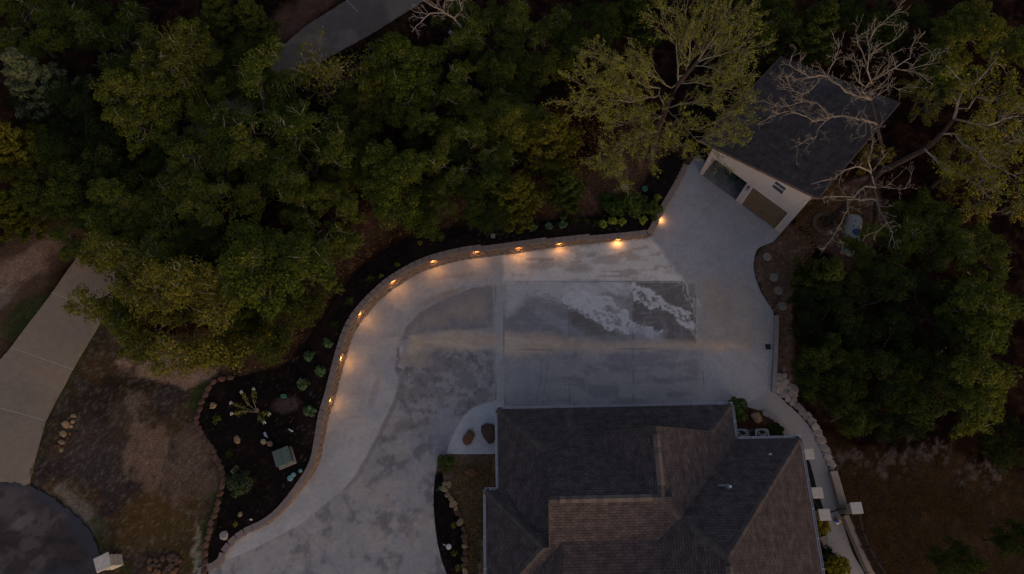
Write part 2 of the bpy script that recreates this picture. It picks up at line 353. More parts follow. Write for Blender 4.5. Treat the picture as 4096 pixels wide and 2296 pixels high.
    wc = polym(xw, yw, RC, .25) * (.35 + .65 * sm(.42, .58, fbm(al * 1.2, ac * 5, 48, 5, .6))); c = mixc(c, (.46, .45, .45), wc * .9)
    isl = np.zeros_like(x)
    for u, v, ru, rv, a_ in ((740, 925, 22, 9, -30), (835, 992, 52, 12, -32), (702, 945, 14, 8, 0), (655, 935, 12, 12, 0), (765, 962, 20, 10, -20), (920, 990, 10, 14, 0), (885, 1040, 30, 9, -12), (790, 872, 40, 24, -38), (600, 900, 60, 7, -35), (520, 865, 40, 6, -38), (975, 740, 15, 10, 0), (1048, 800, 58, 13, -42), (1112, 815, 26, 10, -40), (1130, 770, 12, 6, 0), (1205, 868, 34, 7, -35), (1255, 905, 18, 8, -20), (1330, 935, 34, 11, -55), (1300, 905, 14, 7, -30), (1360, 960, 16, 6, -50), (1290, 940, 8, 14, 0), (1240, 880, 16, 5, -30), (1090, 850, 18, 6, -40)):
        isl = np.maximum(isl, blob(xw, yw, 2000 + u / 1.805, 750 + v / 1.805, ru / 1.9, rv / 1.9, a_, .35, int(u), .25))
    dots = sm(.62, .66, fbm(al * 2.2, ac * 5, 44, 4, .6))
    for RR in (RA, RB):
        sd_ = sdist(xw, yw, W2(RR)); m = sm(-.04, .05, sd_) * (1 - isl * .92) * (1 - dots * .8)
        c = mixc(c, WH, m * .92); c = mixc(c, (.60, .60, .61), np.exp(-((sd_ - .05) / .05) ** 2) * .5 * (1 - isl))
    for pts, w in (([(2180, 1178), (2215, 1190)], .04), ([(2245, 1215), (2300, 1250), (2345, 1282)], .05), ([(2170, 1195), (2235, 1212)], .06)):
        c = mixc(c, (.13, .12, .12), line(xw, yw, pts, w) * .8)
    rays = sm(.60, .70, vn(ac * 14, al * .7, 49)) * polym(x, y, [(2280, 1130), (2540, 1130), (2480, 1250), (2300, 1200)], .2, .2)
    c = mixc(c, (.48, .48, .49), rays * .5)
    c = mixc(c, (.33, .345, .375), blob(x, y, 2590, 1335, 70, 22, -12, .6, 35) * .7)
    # pale tide line on the right
    tide = [(2660, 1030), (2690, 1070), (2705, 1095), (2740, 1120), (2760, 1160), (2770, 1190), (2790, 1200), (2805, 1225)]
    for dd, w in ((0, .07), (.35, .04)):
        c = mixc(c, (.42, .415, .41), line(x + dd + (n2 - .5) * .9, y + (n3 - .5) * .5, tide, w) * .75)
    c = mixc(c, (.40, .395, .39), line(x + (n3 - .5) * .7, y + (n2 - .5) * .7, [(2775, 1190), (2772, 1250), (2790, 1275), (2782, 1340), (2800, 1360)], .07) * .6)
    # lower right bays
    qd = polym(x, y, [(2020, 1400), (2781, 1390), (2800, 1440), (2815, 1500), (2830, 1660), (2020, 1700)], .05)
    c = mixc(c, (.30, .275, .275), qd * .85); c = mixc(c, (.20, .185, .20), qd * .7 * sm(.46, .62, n4)); c = mixc(c, (.33, .325, .345), qd * .45 * sm(.55, .7, n1 * .5 + n3 * .5))
    qe = polym(x, y, [(2020, 1400), (2270, 1400), (2200, 1640), (2020, 1640)], .5, .35)
    c = mixc(c, (.29, .275, .26), qe * .7); c = mixc(c, (.27, .28, .31), blob(x, y, 2120, 1540, 60, 90, 0, .5, 37) * .6)
    for u0 in (2155, 2178):
        c = mixc(c, (.19, .18, .19), line(x + (n2 - .5) * .5, y, [(u0 + 15, 1440), (u0, 1540), (u0 - 8, 1640)], .07) * .5)
    c = mixc(c, (.31, .285, .25), line(x, y, [(2280, 1438), (2340, 1452), (2440, 1478)], .09) * .7)
    qf = polym(x, y, [(2800, 1395), (3090, 1400), (3080, 1570), (3000, 1640), (2810, 1640)], .4, .2)
    c = mixc(c, (.35, .335, .335), qf * .8); c = mixc(c, (.25, .25, .27), qf * .4 * sm(.5, .7, n2))
    # sandy track across the yard
    tr = polym(x, y, [(1650, 1352), (1800, 1335), (1990, 1330), (2250, 1345), (2500, 1372), (2750, 1362), (2980, 1378), (2990, 1398), (2700, 1398), (2500, 1402), (2250, 1410), (2020, 1425), (1980, 1395), (1700, 1392), (1640, 1400)], .35, .3)
    c = mixc(c, (.46, .34, .25), tr * .95); c = mixc(c, (.50, .42, .345), tr * .5 * sm(.5, .66, fbm(x * .5, y * 3, 51)))
    # the pale vertical strip beside the long joint
    st = polym(x, y, [(1980, 1140), (2013, 1140), (2016, 1602), (1984, 1602)], .03)
    c = mixc(c, (.33, .33, .335), st * .75 * (.55 + .45 * (1 - tr)))
    # lower drive
    lo = polym(x, y, ARC[12:] + [(1000, 2500), (1900, 2500), (1740, 2000), (1800, 1780), (1850, 1670)], .1)
    c = mixc(c, (.243, .238, .243), lo * .7); c = mixc(c, (.14, .132, .142), lo * .8 * sm(.5, .60, fbm(x * 1.3 + y * .4, y * 1.1 - x * .5, 61, 6, .62))); c = mixc(c, (.31, .275, .255), lo * .6 * sm(.5, .64, n2))
    c = mixc(c, (.22, .23, .265), blob(x, y, 1790, 1720, 60, 80, 0, .5, 62) * .6)
    # inner dark margin along the lane joint
    c = mixc(c, (.17, .16, .165), line(x - .12 + (n3 - .5) * .3, y, ARC[8:16], .14) * .65 * sm(.3, .6, n2 + .1))
    c = mixc(c, (.33, .34, .36), line(x + .2 + (n2 - .5) * .5, y, ARC[8:13], .10) * .5)
    # smooth pad by the house
    pad = polym(x, y, [(1785, 1818), (1798, 1773), (1820, 1723), (1853, 1662), (1892, 1629), (1942, 1612), (1983, 1602), (2014, 1602), (2030, 1640), (2030, 1830)], .02)
    c = mixc(c, (.40, .395, .41), pad * .95); c = mixc(c, (.36, .36, .38), pad * .4 * sm(.45, .65, n2))
    # tan scuffs
    for u, v, ru, rv, a in ((1760, 1190, 90, 14, 20), (1830, 1160, 60, 12, 12), (1500, 1560, 14, 60, -12), (1850, 1100, 90, 14, 8), (2300, 1075, 60, 20, 0), (2420, 1040, 50, 16, 5), (2160, 1060, 70, 18, 4), (2870, 1200, 60, 90, 0)):
        c = mixc(c, (.25, .205, .175), blob(x, y, u, v, ru, rv, a, .8, int(u)) * .5)
    # joints
    for pts, w in (([(2014, 1127), (2731, 1126)], .022), ([(2014, 1160), (2018, 1640)], .022), ([(2271, 1130), (2276, 1400)], .012), ([(2529, 1128), (2535, 1640)], .02), ([(2781, 1175), (2782, 1372)], .03), ([(2276, 1400), (2280, 1640)], .012),
                   ([(1983, 1140), (1983, 1602)], .012), ([(2014, 1400), (2781, 1392)], .012), ([(2796, 1402), (2836, 1468)], .015), ([(2810, 1480), (2822, 1620)], .012), ([(2014, 1020), (2014, 1127)], .008)):
        c = mixc(c, (.12, .115, .12), line(x + (n3 - .5) * .03, y, pts, w) * .75)
    c = mixc(c, (.15, .145, .15), line(x, y, ARC[1:], .022) * .6)
    c = mixc(c, (.17, .165, .17), line(x, y, [(1205, 2105), (1250, 2160), (1310, 2230), (1360, 2300)], .035) * .8)
    c = mixc(c, (.20, .195, .20), line(x, y, [(1550, 2210), (1640, 2300)], .025) * .5)
    for pts in ([(1785, 1817), (1798, 1773), (1820, 1723), (1853, 1662), (1892, 1629), (1942, 1612), (2014, 1602)], [(1080, 2117), (1100, 2150)]):
        c = mixc(c, (.17, .165, .17), line(x, y, pts, .015) * .6)
    for pts in ([(2590, 1152), (2670, 1126)], [(2635, 1165), (2730, 1135)], [(2430, 1215), (2540, 1185)], [(2430, 1250), (2530, 1215)], [(2740, 1100), (2830, 1060)]):
        c = mixc(c, (.36, .34, .32), line(x, y, pts, .02) * .5)
    fine = fbm(x * 7, y * 7, 5, 3, .7); scr = sm(.66, .74, fbm(x * 1.2, y * 9, 6, 4, .6)) * .5 + sm(.67, .75, fbm(x * 8, y * 1.5, 8, 4, .6)) * .5
    c = mixc(c, (.17, .155, .15), sm(.60, .72, n3) * .30); c = mixc(c, (.42, .41, .40), scr * .35)
    c = c * (1 + (n3[:, None] - .5) * .34 + (n2[:, None] - .5) * .26 + (fine[:, None] - .5) * .2)
    return np.clip(c, .03, .6)
M_drive = mat('concrete_slab', (.3, .3, .3), .85, .06, 14, .12, vcol='tint', fine=.07, fscale=45)
drv = struct(snapgrid('driveway', drive_poly, .065, M_drive, 0.0, drive_col, skirt=.1))

# garden walk round the house
def walk_col(x, y):
    n = fbm(x * .8, y * .8, 71); c = np.tile(np.array([.265, .255, .255]), (len(x), 1)); c = mixc(c, (.30, .27, .24), sm(.45, .65, n) * .6)
    c = mixc(c, (.31, .285, .255), sm(2, -2, y) if False else (1 - sm(-1, 3, y)) * .7)
    for v in (1720, 1900, 2159):
        c = mixc(c, (.17, .15, .14), line(x, y, [(3050 + (v - 1700) * .5, v + 30), (3400, v - 15)], .012) * .7)
    return c
walk_poly = [tuple(P(u, v)[:2]) for u, v in [(3095, 1560)]] + smooth_path([tuple(P(u, v)[:2]) for u, v in SW_out], 3) + smooth_path([tuple(P(u, v)[:2]) for u, v in SW_in], 3)
struct(snapgrid('garden_path', walk_poly, .08, M_drive, .006, walk_col, skirt=.1))

# ---------------------------------------------------------------- ground: lawn, bare soil, litter
def ground_col(x, y):
    n1 = fbm(x * .25, y * .25, 101); n2 = fbm(x * .9, y * .9, 102, 6, .62); n3 = fbm(x * 3.5, y * 3.5, 103, 5, .65); n4 = fbm(x * 2, y * 2, 104, 5, .6)
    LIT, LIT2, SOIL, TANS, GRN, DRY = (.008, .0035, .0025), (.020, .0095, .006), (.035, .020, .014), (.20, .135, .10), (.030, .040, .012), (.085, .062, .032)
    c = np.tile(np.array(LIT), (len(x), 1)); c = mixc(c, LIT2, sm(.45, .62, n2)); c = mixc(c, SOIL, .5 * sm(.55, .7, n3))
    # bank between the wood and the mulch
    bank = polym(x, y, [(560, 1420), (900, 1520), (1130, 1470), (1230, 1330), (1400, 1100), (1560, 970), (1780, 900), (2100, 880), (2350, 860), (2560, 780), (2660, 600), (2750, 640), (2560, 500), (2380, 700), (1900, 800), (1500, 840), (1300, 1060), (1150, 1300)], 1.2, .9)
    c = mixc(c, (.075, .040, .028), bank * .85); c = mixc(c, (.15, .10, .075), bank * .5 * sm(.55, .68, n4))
    # left lawn by the road
    lawn = polym(x, y, [(291, 1470), (440, 1230), (560, 1380), (900, 1500), (840, 1600), (800, 1700), (880, 1850), (900, 1960), (850, 2130), (830, 2330), (-200, 2330), (-200, 2100), (100, 1960), (183, 1684)], .5, .3)
    c = mixc(c, (.050, .032, .019), lawn * .95); c = mixc(c, (.062, .036, .015), lawn * sm(.45, .62, n1) * .6); c = mixc(c, (.030, .022, .024), lawn * sm(.48, .62, fbm(x * .5, y * .5, 112)) * .8); c = mixc(c, (.08, .055, .040), lawn * sm(.55, .66, n4) * .4)
    c = mixc(c, (.045, .036, .040), blob(x, y, 400, 1800, 120, 130, 0, .6, 113) * .6)
    c = mixc(c, (.22, .14, .10), blob(x, y, 690, 1490, 160, 75, 0, .8, 114, .15) * .95); c = mixc(c, (.155, .097, .066), blob(x, y, 600, 1830, 80, 170, 14, 1.1, 115, .2) * .8); c = mixc(c, (.105, .068, .052), blob(x, y, 770, 1860, 90, 160, 0, 1.0, 116, .25) * .8); c = mixc(c, (.13, .09, .065), blob(x, y, 520, 1640, 60, 70, 0, 1.0, 126, .2) * .6); c = mixc(c, (.020, .013, .010), blob(x, y, 560, 1545, 120, 22, -8, 1.2, 127, .15) * .8); c = mixc(c, (.028, .018, .014), blob(x, y, 430, 1620, 110, 70, 0, 1.0, 128, .2) * .6)
    c = mixc(c, (.070, .042, .016), blob(x, y, 640, 2110, 190, 110, 0, .9, 117, .25) * .85); c = mixc(c, (.15, .12, .10), blob(x, y, 330, 2040, 130, 28, -40, .8, 118) * .7)
    c = mixc(c, (.20, .19, .14), lawn * sm(.70, .76, vn(x * 9, y * 9, 119)) * .22)
    c = mixc(c, GRN, line(x + (n2 - .5) * .9, y + (n3 - .5), [(110, 1960), (160, 1760), (200, 1640), (300, 1500), (420, 1300)], .38) * .8)
    c = mixc(c, GRN, line(x + (n2 - .5) * 1.2, y, [(845, 1540), (810, 1560), (790, 1640)], .25) * .85); c = mixc(c, GRN, line(x + (n2 - .5) * 1.2, y, [(860, 1980), (850, 2060), (830, 2110), (810, 2200), (780, 2260)], .22) * .85)
    c = mixc(c, GRN, line(x + (n2 - .5) * .9, y, [(380, 2080), (410, 2160), (430, 2230), (520, 2280)], .25) * .7)
    c = mixc(c, (.24, .20, .15), line(x + (n3 - .5) * 1.2, y, [(800, 2110), (790, 2200), (800, 2290)], .2) * .7)
    # verge left of the road
    vg = polym(x, y, [(0, 1440), (266, 1080), (420, 900), (200, 880), (-300, 1200), (-300, 1800)], .8, .6)
    c = mixc(c, (.075, .045, .03), vg * .9); c = mixc(c, (.17, .115, .085), blob(x, y, 110, 1080, 170, 60, 38, .6, 120) * .9); c = mixc(c, (.16, .12, .10), blob(x, y, 20, 1210, 70, 45, 45, .5, 121) * .8)
    c = mixc(c, (.026, .034, .014), blob(x, y, 120, 1270, 130, 50, 52, .6, 122) * .85)
    # far verge
    c = mixc(c, (.075, .042, .030), line(x + (n2 - .5) * 2, y, [(880, 330), (1000, 240), (1230, 60), (1380, -60)], 1.3) * .85)
    # right lawn
    rl = polym(x, y, [(3200, 1700), (3340, 1780), (3600, 1830), (3800, 1790), (3900, 1860), (4200, 1900), (4300, 2400), (3440, 2400), (3350, 1950), (3290, 1780)], .7, .5)
    c = mixc(c, (.036, .021, .010), rl * .95); c = mixc(c, (.058, .034, .018), rl * sm(.48, .66, n1 * .4 + n2 * .6) * .7); c = mixc(c, (.030, .019, .017), rl * sm(.5, .66, n4) * .5)
    c = mixc(c, (.17, .13, .12), line(x + (n2 - .5) * 3, y + (n4 - .5) * 2.5, [(3330, 1830), (3560, 1870), (3680, 1790), (3760, 1790), (3860, 1880), (3990, 1890)], .55) * .5 * sm(.45, .6, n3) * .8)
    # red gravel bed right of the drive
    rg = polym(x, y, [(3121, 938), (3040, 988), (3012, 1060), (3040, 1160), (3100, 1262), (3112, 1560), (3170, 1540), (3180, 1300), (3170, 1120), (3230, 1000), (3290, 840), (3330, 740), (3500, 700), (3560, 900), (3400, 1080), (3250, 960), (3160, 900)], .25, .3)
    c = mixc(c, (.115, .072, .060), rg * .9); c = mixc(c, (.21, .15, .13), rg * sm(.55, .7, n3) * .8)
    c = mixc(c, (.105, .055, .022), blob(x, y, 3330, 830, 160, 110, 40, .6, 123) * .75)
    # planting beds against the house
    hb = polym(x, y, W_BED, .05); c = mixc(c, (.085, .055, .04), hb * .95); c = mixc(c, (.16, .115, .085), hb * sm(.5, .66, n3) * .75); c = mixc(c, (.17, .15, .145), hb * blob(x, y, 1880, 1835, 90, 22, 0, .5, 124) * .8)
    c = mixc(c, (.13, .075, .05), hb * blob(x, y, 1920, 1880, 70, 60, 0, .6, 125) * .6)
    eb = polym(x, y, [(2900, 1600), (2969, 1622), (3044, 1643), (3091, 1677), (3160, 1744), (3160, 1800), (2900, 1800)], .05); c = mixc(c, (.085, .038, .022), eb * .95); c = mixc(c, (.12, .06, .035), eb * .6 * sm(.5, .65, n3))
    c = c * (1 + (n3[:, None] - .5) * .8)
    return np.clip(c, .004, .5)
W_BED = [(1785, 1815), (1756, 1838), (1740, 1895), (1732, 1967), (1732, 2022), (1738, 2105), (1749, 2177), (1765, 2244), (1790, 2320), (2100, 2320), (2100, 1815)]
def terrain():
    gx = np.arange(-44, 44, .15); gy = np.arange(-7, 47, .15); X, Y = np.meshgrid(gx, gy); x = X.ravel(); y = Y.ravel()
    z = ground_z(x, y) + (fbm(x * .7, y * .7, 7) - .5) * .07 + (fbm(x * 3, y * 3, 8) - .5) * .03
    z = np.where(sdist(x, y, ROADP) > -.5, np.minimum(z, hout(x, y) - .02), z); z = np.where(sdist(x, y, PAT) > -.3, z - .06, z)
    nx, ny = len(gx), len(gy); I = np.arange(nx * ny).reshape(ny, nx); q = np.stack([I[:-1, :-1], I[:-1, 1:], I[1:, 1:], I[1:, :-1]], -1).reshape(-1, 4)
    me = bpy.data.meshes.new('ground'); me.vertices.add(len(x)); me.vertices.foreach_set('co', np.column_stack([x, y, z]).ravel())
    me.loops.add(q.size); me.loops.foreach_set('vertex_index', q.ravel().astype(np.int32)); me.polygons.add(len(q)); me.polygons.foreach_set('loop_start', np.arange(0, q.size, 4, dtype=np.int32)); me.polygons.foreach_set('loop_total', np.full(len(q), 4, np.int32)); me.update(calc_edges=True)
    a = me.attributes.new('tint', 'FLOAT_COLOR', 'POINT'); a.data.foreach_set('color', np.column_stack([ground_col(x, y), np.ones(len(x))]).ravel().astype(np.float32))
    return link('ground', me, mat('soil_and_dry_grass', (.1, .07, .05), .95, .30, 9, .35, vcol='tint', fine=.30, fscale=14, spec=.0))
road_px = [(0, 1440), (42, 1393), (205, 1177), (266, 1088), (420, 880), (640, 620), (950, 316), (1100, 210), (1222, 105), (1388, 0), (1560, -130), (1900, -130), (1693, 5), (1485, 138), (1133, 330), (900, 560), (700, 800), (560, 1020), (435, 1232), (388, 1315), (291, 1478), (222, 1607), (183, 1684), (150, 1800), (114, 1945), (60, 1945), (0, 1935), (-300, 1900), (-300, 1850)]
ROADP = [tuple(G(u, v)[:2]) for u, v in road_px]
pat_px = [(-300, 1935), (0, 1928), (60, 1930), (100, 1939), (183, 1972), (249, 2017), (310, 2067), (360, 2122), (388, 2183), (400, 2230), (405, 2340), (-300, 2340)]
_r = random.Random(9); PAT = [(p[0] + _r.uniform(-.07, .07), p[1] + _r.uniform(-.07, .07)) for p in smooth_path([tuple(G(u, v)[:2]) for u, v in pat_px[:-1]], 5) + [tuple(G(*pat_px[-1])[:2])]]
struct(terrain())
og = MB().prism([(-400, -400), (400, -400), (400, 400), (-400, 400)], -1.2, -1.0); struct(og.build('outer_ground', mat('far_ground', (.03, .02, .012), .95, scale=.4)))
def road_col(x, y):
    n = fbm(x * .6, y * .6, 131); n3 = fbm(x * 4, y * 4, 132); c = np.tile(np.array([.20, .15, .112]), (len(x), 1))
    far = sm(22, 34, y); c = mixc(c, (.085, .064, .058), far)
    c = mixc(c, (.17, .135, .11), .5 * sm(.5, .7, n)); c = mixc(c, (.15, .125, .115), blob(x, y, 60, 1560, 120, 120, 0, .8, 133) * .35)
    return c * (1 + (n3[:, None] - .5) * .3)
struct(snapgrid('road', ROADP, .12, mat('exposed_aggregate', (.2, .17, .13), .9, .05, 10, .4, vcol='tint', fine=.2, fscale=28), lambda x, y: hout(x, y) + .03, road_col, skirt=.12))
for a, b in (((42, 1390), (294, 1479)), ((0, 1632), (183, 1683)), ((205, 1168), (272, 1196)), ((1041, 242), (1075, 275)), ((1385, 0), (1430, 45))):
    A, B = G(*a, .036), G(*b, .036); n_ = 24; t_ = (B - A).normalized(); s_ = Vector((-t_.y, t_.x, 0)) * .022; vs = []
    for k_ in range(n_ + 1): q_ = A.lerp(B, k_ / n_); q_.z = float(hout(q_.x, q_.y)) + .036; vs += [q_ - s_, q_ + s_]
    mj = MB(); mj.add(vs, [(2 * k_, 2 * k_ + 2, 2 * k_ + 3, 2 * k_ + 1) for k_ in range(n_)]); struct(mj.build('road_joint', mat('pale_joint_sealant', (.34, .30, .27), .9, scale=9, col2=(.22, .19, .17))))
def pat_col(x, y):
    n = fbm(x * .5, y * .5, 141); n2 = fbm(x * 2, y * 2, 142); c = np.tile(np.array([.034, .026, .027]), (len(x), 1)); c = mixc(c, (.070, .056, .056), sm(.42, .62, n)); c = mixc(c, (.014, .011, .013), sm(.5, .64, n2) * .7); c = mixc(c, (.016, .013, .014), line(x + (n2 - .5) * 1.4, y + (n - .5) * 2, [(-50, 2150), (120, 2120), (220, 2180)], .12) * .6)
    d = sdist(x, y, PAT); c = mixc(c, (.030, .032, .045), (1 - sm(.15, .8, d + (n - .5) * 1.6)) * .9); c = mixc(c, (.13, .12, .12), blob(x, y, 90, 2090, 40, 20, 30, .6, 143) * .5)
    return c * (1 + (n2[:, None] - .5) * .3)
struct(snapgrid('asphalt_pad', PAT, .12, mat('old_asphalt', (.06, .06, .06), .9, .1, 8, .3, vcol='tint', fine=.2, fscale=30), lambda x, y: hout(x, y) + .035, pat_col, skirt=.12))

# mulch beds
bed_out = [(2745, 640), (2690, 617), (2676, 615), (2637, 648), (2587, 715), (2560, 792), (2490, 846), (2350, 868), (2220, 880), (2100, 890), (2019, 897), (1931, 905), (1776, 916), (1665, 944), (1571, 988), (1471, 1049), (1388, 1138), (1327, 1221), (1277, 1298), (1222, 1370), (1188, 1426), (1100, 1480), (1000, 1500), (909, 1518), (864, 1529), (831, 1579), (809, 1634), (798, 1679), (820, 1734), (859, 1790), (886, 1850), (903, 1917), (897, 1967), (886, 2028), (870, 2100), (848, 2150), (836, 2211), (831, 2330)]
wall_back = [(p[0], p[1]) for p in offs(WALL, .36)]
BED = wall_back + smooth_path([tuple(G(u, v)[:2]) for u, v in bed_out], 3)
def mulch_col(x, y):
    n = fbm(x * .7, y * .7, 151); n3 = fbm(x * 5, y * 5, 152, 4, .7); c = np.tile(np.array([.0045, .003, .0035]), (len(x), 1)); c = mixc(c, (.010, .006, .006), sm(.5, .7, n)); c = mixc(c, (.024, .013, .012), sm(.58, .72, n3) * .7)
    c = mixc(c, (.07, .05, .045), blob(x, y, 1170, 1630, 45, 30, 0, .8, 153) * .7); c = mixc(c, (.12, .08, .06), sm(.9, .96, vn(x * 9, y * 9, 154)) * .4)
    return c
M_mulch = mat('black_mulch', (.02, .015, .015), .95, .3, 20, .7, vcol='tint', fine=.5, fscale=22, spec=.1)
struct(snapgrid('mulch_bed', BED, .11, M_mulch, lambda x, y: capmin(x, y, hout(x, y)) + .045 + (fbm(x * 2.5, y * 2.5, 155) - .5) * .05, mulch_col, skirt=.1))
hb_px = [(1770, 1888), (1742, 1900), (1736, 1967), (1736, 2022), (1742, 2105), (1753, 2177), (1769, 2244), (1794, 2330), (1860, 2330), (1858, 2200), (1848, 2130), (1826, 2040), (1800, 1990), (1775, 1950)]
HB2 = smooth_path([tuple(P(u, v)[:2]) for u, v in hb_px], 3, True)
struct(snapgrid('mulch_bed', HB2, .09, M_mulch, lambda x, y: -.015 + (fbm(x * 2.5, y * 2.5, 156) - .5) * .03, mulch_col, skirt=.08))

# ---------------------------------------------------------------- retaining wall of split-faced blocks with caps and lights
rg = random.Random(11)
M_block = mat('tan_split_block', (.21, .145, .105), .9, scale=3.5, col2=(.13, .09, .07), bump=.9, fine=.25, fscale=26)
M_cap = mat('tan_wall_cap', (.20, .155, .14), .9, scale=1.6, col2=(.155, .125, .118), bump=.25, fine=.12, fscale=30)
def resample(path, step):
    out = [path[0]]; acc = 0; carry = 0
    for a, b in zip(path[:-1], path[1:]):
        L = math.hypot(b[0] - a[0], b[1] - a[1]); d = step - carry
        while d <= L:
            t = d / L; out.append(tuple(a[k] + (b[k] - a[k]) * t for k in range(3))); d += step
        carry = L - (d - step)
    return out
def wall_h(i_h): return i_h
def block_wall(path, face, cap, levels):
    """courses of split blocks leaning back a little, one cap on top; the top steps down where levels change"""
    ch = .2
    for k in range(6):
        pts = resample(path, .42) if k % 2 == 0 else resample([tuple(path[0][j] + (path[1][j] - path[0][j]) * .4 for j in range(3))] + list(path[1:]), .42)
        for a, b in zip(pts[:-1], pts[1:]):
            h = levels((a[0] + b[0]) / 2, (a[1] + b[1]) / 2, (a[2] + b[2]) / 2) - .08
            z0 = k * ch; z1 = min(z0 + ch - .004, h)
            if z1 - z0 < .03: continue
            t = Vector((b[0] - a[0], b[1] - a[1])); L = t.length; t.normalize(); n = Vector((-t.y, t.x)); back = k * .022
            A = Vector(a[:2]) + t * .006 + n * back; B = Vector(b[:2]) - t * .006 + n * back; M1 = A.lerp(B, .33) - n * rg.uniform(.015, .055); M2 = A.lerp(B, .68) - n * rg.uniform(.015, .055)
            A2 = A + n * .2; B2 = B + n * .2
            lo = [A, M1, M2, B, B2, A2]; j = [0, rg.uniform(-.015, .02), rg.uniform(-.015, .02), 0, 0, 0]
            vs = [(p.x, p.y, z0) for p in lo] + [(p.x - n.x * q, p.y - n.y * q, z1) for p, q in zip(lo, j)]
            mid = [(p.x - n.x * rg.uniform(.0, .03) * (1 if i in (1, 2) else 0), p.y - n.y * rg.uniform(.0, .03) * (1 if i in (1, 2) else 0), (z0 + z1) / 2) for i, p in enumerate(lo)]
            b0 = 6; vv = vs[:6] + mid + vs[6:]
            fs = []
            for lev in (0, 6):
                for i in range(6): fs.append((lev + i, lev + (i + 1) % 6, lev + 6 + (i + 1) % 6, lev + 6 + i))
            fs.append((12, 13, 14, 15, 16, 17)); fs.append((5, 4, 3, 2, 1, 0))
            face.add(vv, fs)
    pts = resample(path, .46)
    for a, b in zip(pts[:-1], pts[1:]):
        h = levels((a[0] + b[0]) / 2, (a[1] + b[1]) / 2, (a[2] + b[2]) / 2); back = .022 * h / ch - .03
        t = Vector((b[0] - a[0], b[1] - a[1])); t.normalize(); n = Vector((-t.y, t.x)); g = .004 + rg.random() * .006
        A = Vector(a[:2]) + t * g + n * back; B = Vector(b[:2]) - t * g + n * back
        cap.prism([A, B, B + n * .33 - t * .004, A + n * .33 + t * .004], h - .082, h + rg.uniform(-.004, .004))
def lev1(x, y, h):
    if h > .9: return 1.05 if h > .985 else round(h * 5) / 5 + .02
    return h
X_STEP = [P(1928, 1027).x, P(2188, 993).x, P(2352, 974).x]
def lev_top(x, y, h):
    if y > P(1859, 1038).y - .3 and x > P(1800, 1050).x:
        return 1.05 if x < X_STEP[0] else .86 if x < X_STEP[1] else .66 if x < X_STEP[2] else .46
    return h
face, cap = MB(), MB(); block_wall(wall1, face, cap, lev_top)
w2 = [wall1[-1]] + wall2; block_wall([(p[0], p[1], p[2]) for p in w2], face, cap, lambda x, y, h: h)
rw = empty('retaining_wall', (*P(1565, 1160)[:2], 0), 0, 'long curved tan block retaining wall holding the mulch bed above the driveway', 'retaining wall')
def rel(o, par): o.location = o.location - par.location
f_ = face.build('block_face', M_block, rw); f_.location = -rw.location; c_ = cap.build('cap', M_cap, rw, bevel=0); c_.location = -rw.location
M_lens = mat('lamp_lens', (1, .8, .5), .4, emit=((1, .58, .22), 16.0)); M_bronze = mat('dark_bronze', (.04, .03, .025), .5, spec=.5)
LAMPS = [((2647, 871), 'wall light on the short slanted end of the wall near the garage'), ((2477, 956), 'wall light just left of the inside corner of the retaining wall'), ((2242, 975), 'wall light under the cap step, second along the straight run from the corner'),
         ((2075, 994), 'wall light in the middle of the straight upper run of wall'), ((1905, 1005), 'wall light where the highest wall section ends at a cap step'), ((1733, 1043), 'wall light where the straight run begins to curve'),
         ((1574, 1132), 'wall light at the middle of the upper bend'), ((1453, 1266), 'wall light on the lower half of the bend beside the narrow mulch strip'), ((1367, 1434), 'wall light beside the two lower round green shrubs'), ((1322, 1601), 'lowest wall light, near the small green utility box')]
def nearest(path, x, y):
    best = None
    for i in range(len(path) - 1):
        a = Vector(path[i][:2]); b = Vector(path[i + 1][:2]); d = b - a; t = max(0, min(1, (Vector((x, y)) - a).dot(d) / d.length_squared)); q = a + d * t; L = (q - Vector((x, y))).length
        if best is None or L < best[0]: best = (L, q, d.normalized(), path[i][2] + (path[i + 1][2] - path[i][2]) * t)
    return best
for i, ((u, v), lab) in enumerate(LAMPS):
    path = w2 if i == 0 else wall1
    hh = .4 if i == 0 else 0.9; p = P(u, v, hh * .9); _, q, t, h = nearest(path, p.x, p.y)
    h = h if i == 0 else lev_top(q.x, q.y, h); n = Vector((-t.y, t.x)); back = .022 * h / .2
    lx = q + n * (back - .075); rz = math.atan2(t.y, t.x)
    L = empty('wall_light', (lx.x, lx.y, h - .11), rz, 'small warm ' + lab, 'light', 'warm lights under the wall cap')
    MB().box((0, .03, .012), (.2, .075, .03)).build('housing', M_bronze, L, bevel=.004)
    MB().box((0, .02, -.008), (.16, .045, .008)).build('lens', M_lens, L)
    ld = bpy.data.lights.new('bulb', 'AREA'); ld.shape = 'RECTANGLE'; ld.size = .17; ld.size_y = .05; ld.energy = 2.9 * (.75, 1.0, .85, 1.1, .8, 1.15, 1.0, .9, 1.1, .75)[i]; ld.color = (1, .47, .14); ld.spread = R(150)
    lo = bpy.data.objects.new('bulb', ld); COL.objects.link(lo); lo.parent = L; lo.location = (0, -.03, -.018); lo.rotation_euler = (R(-14), 0, 0)

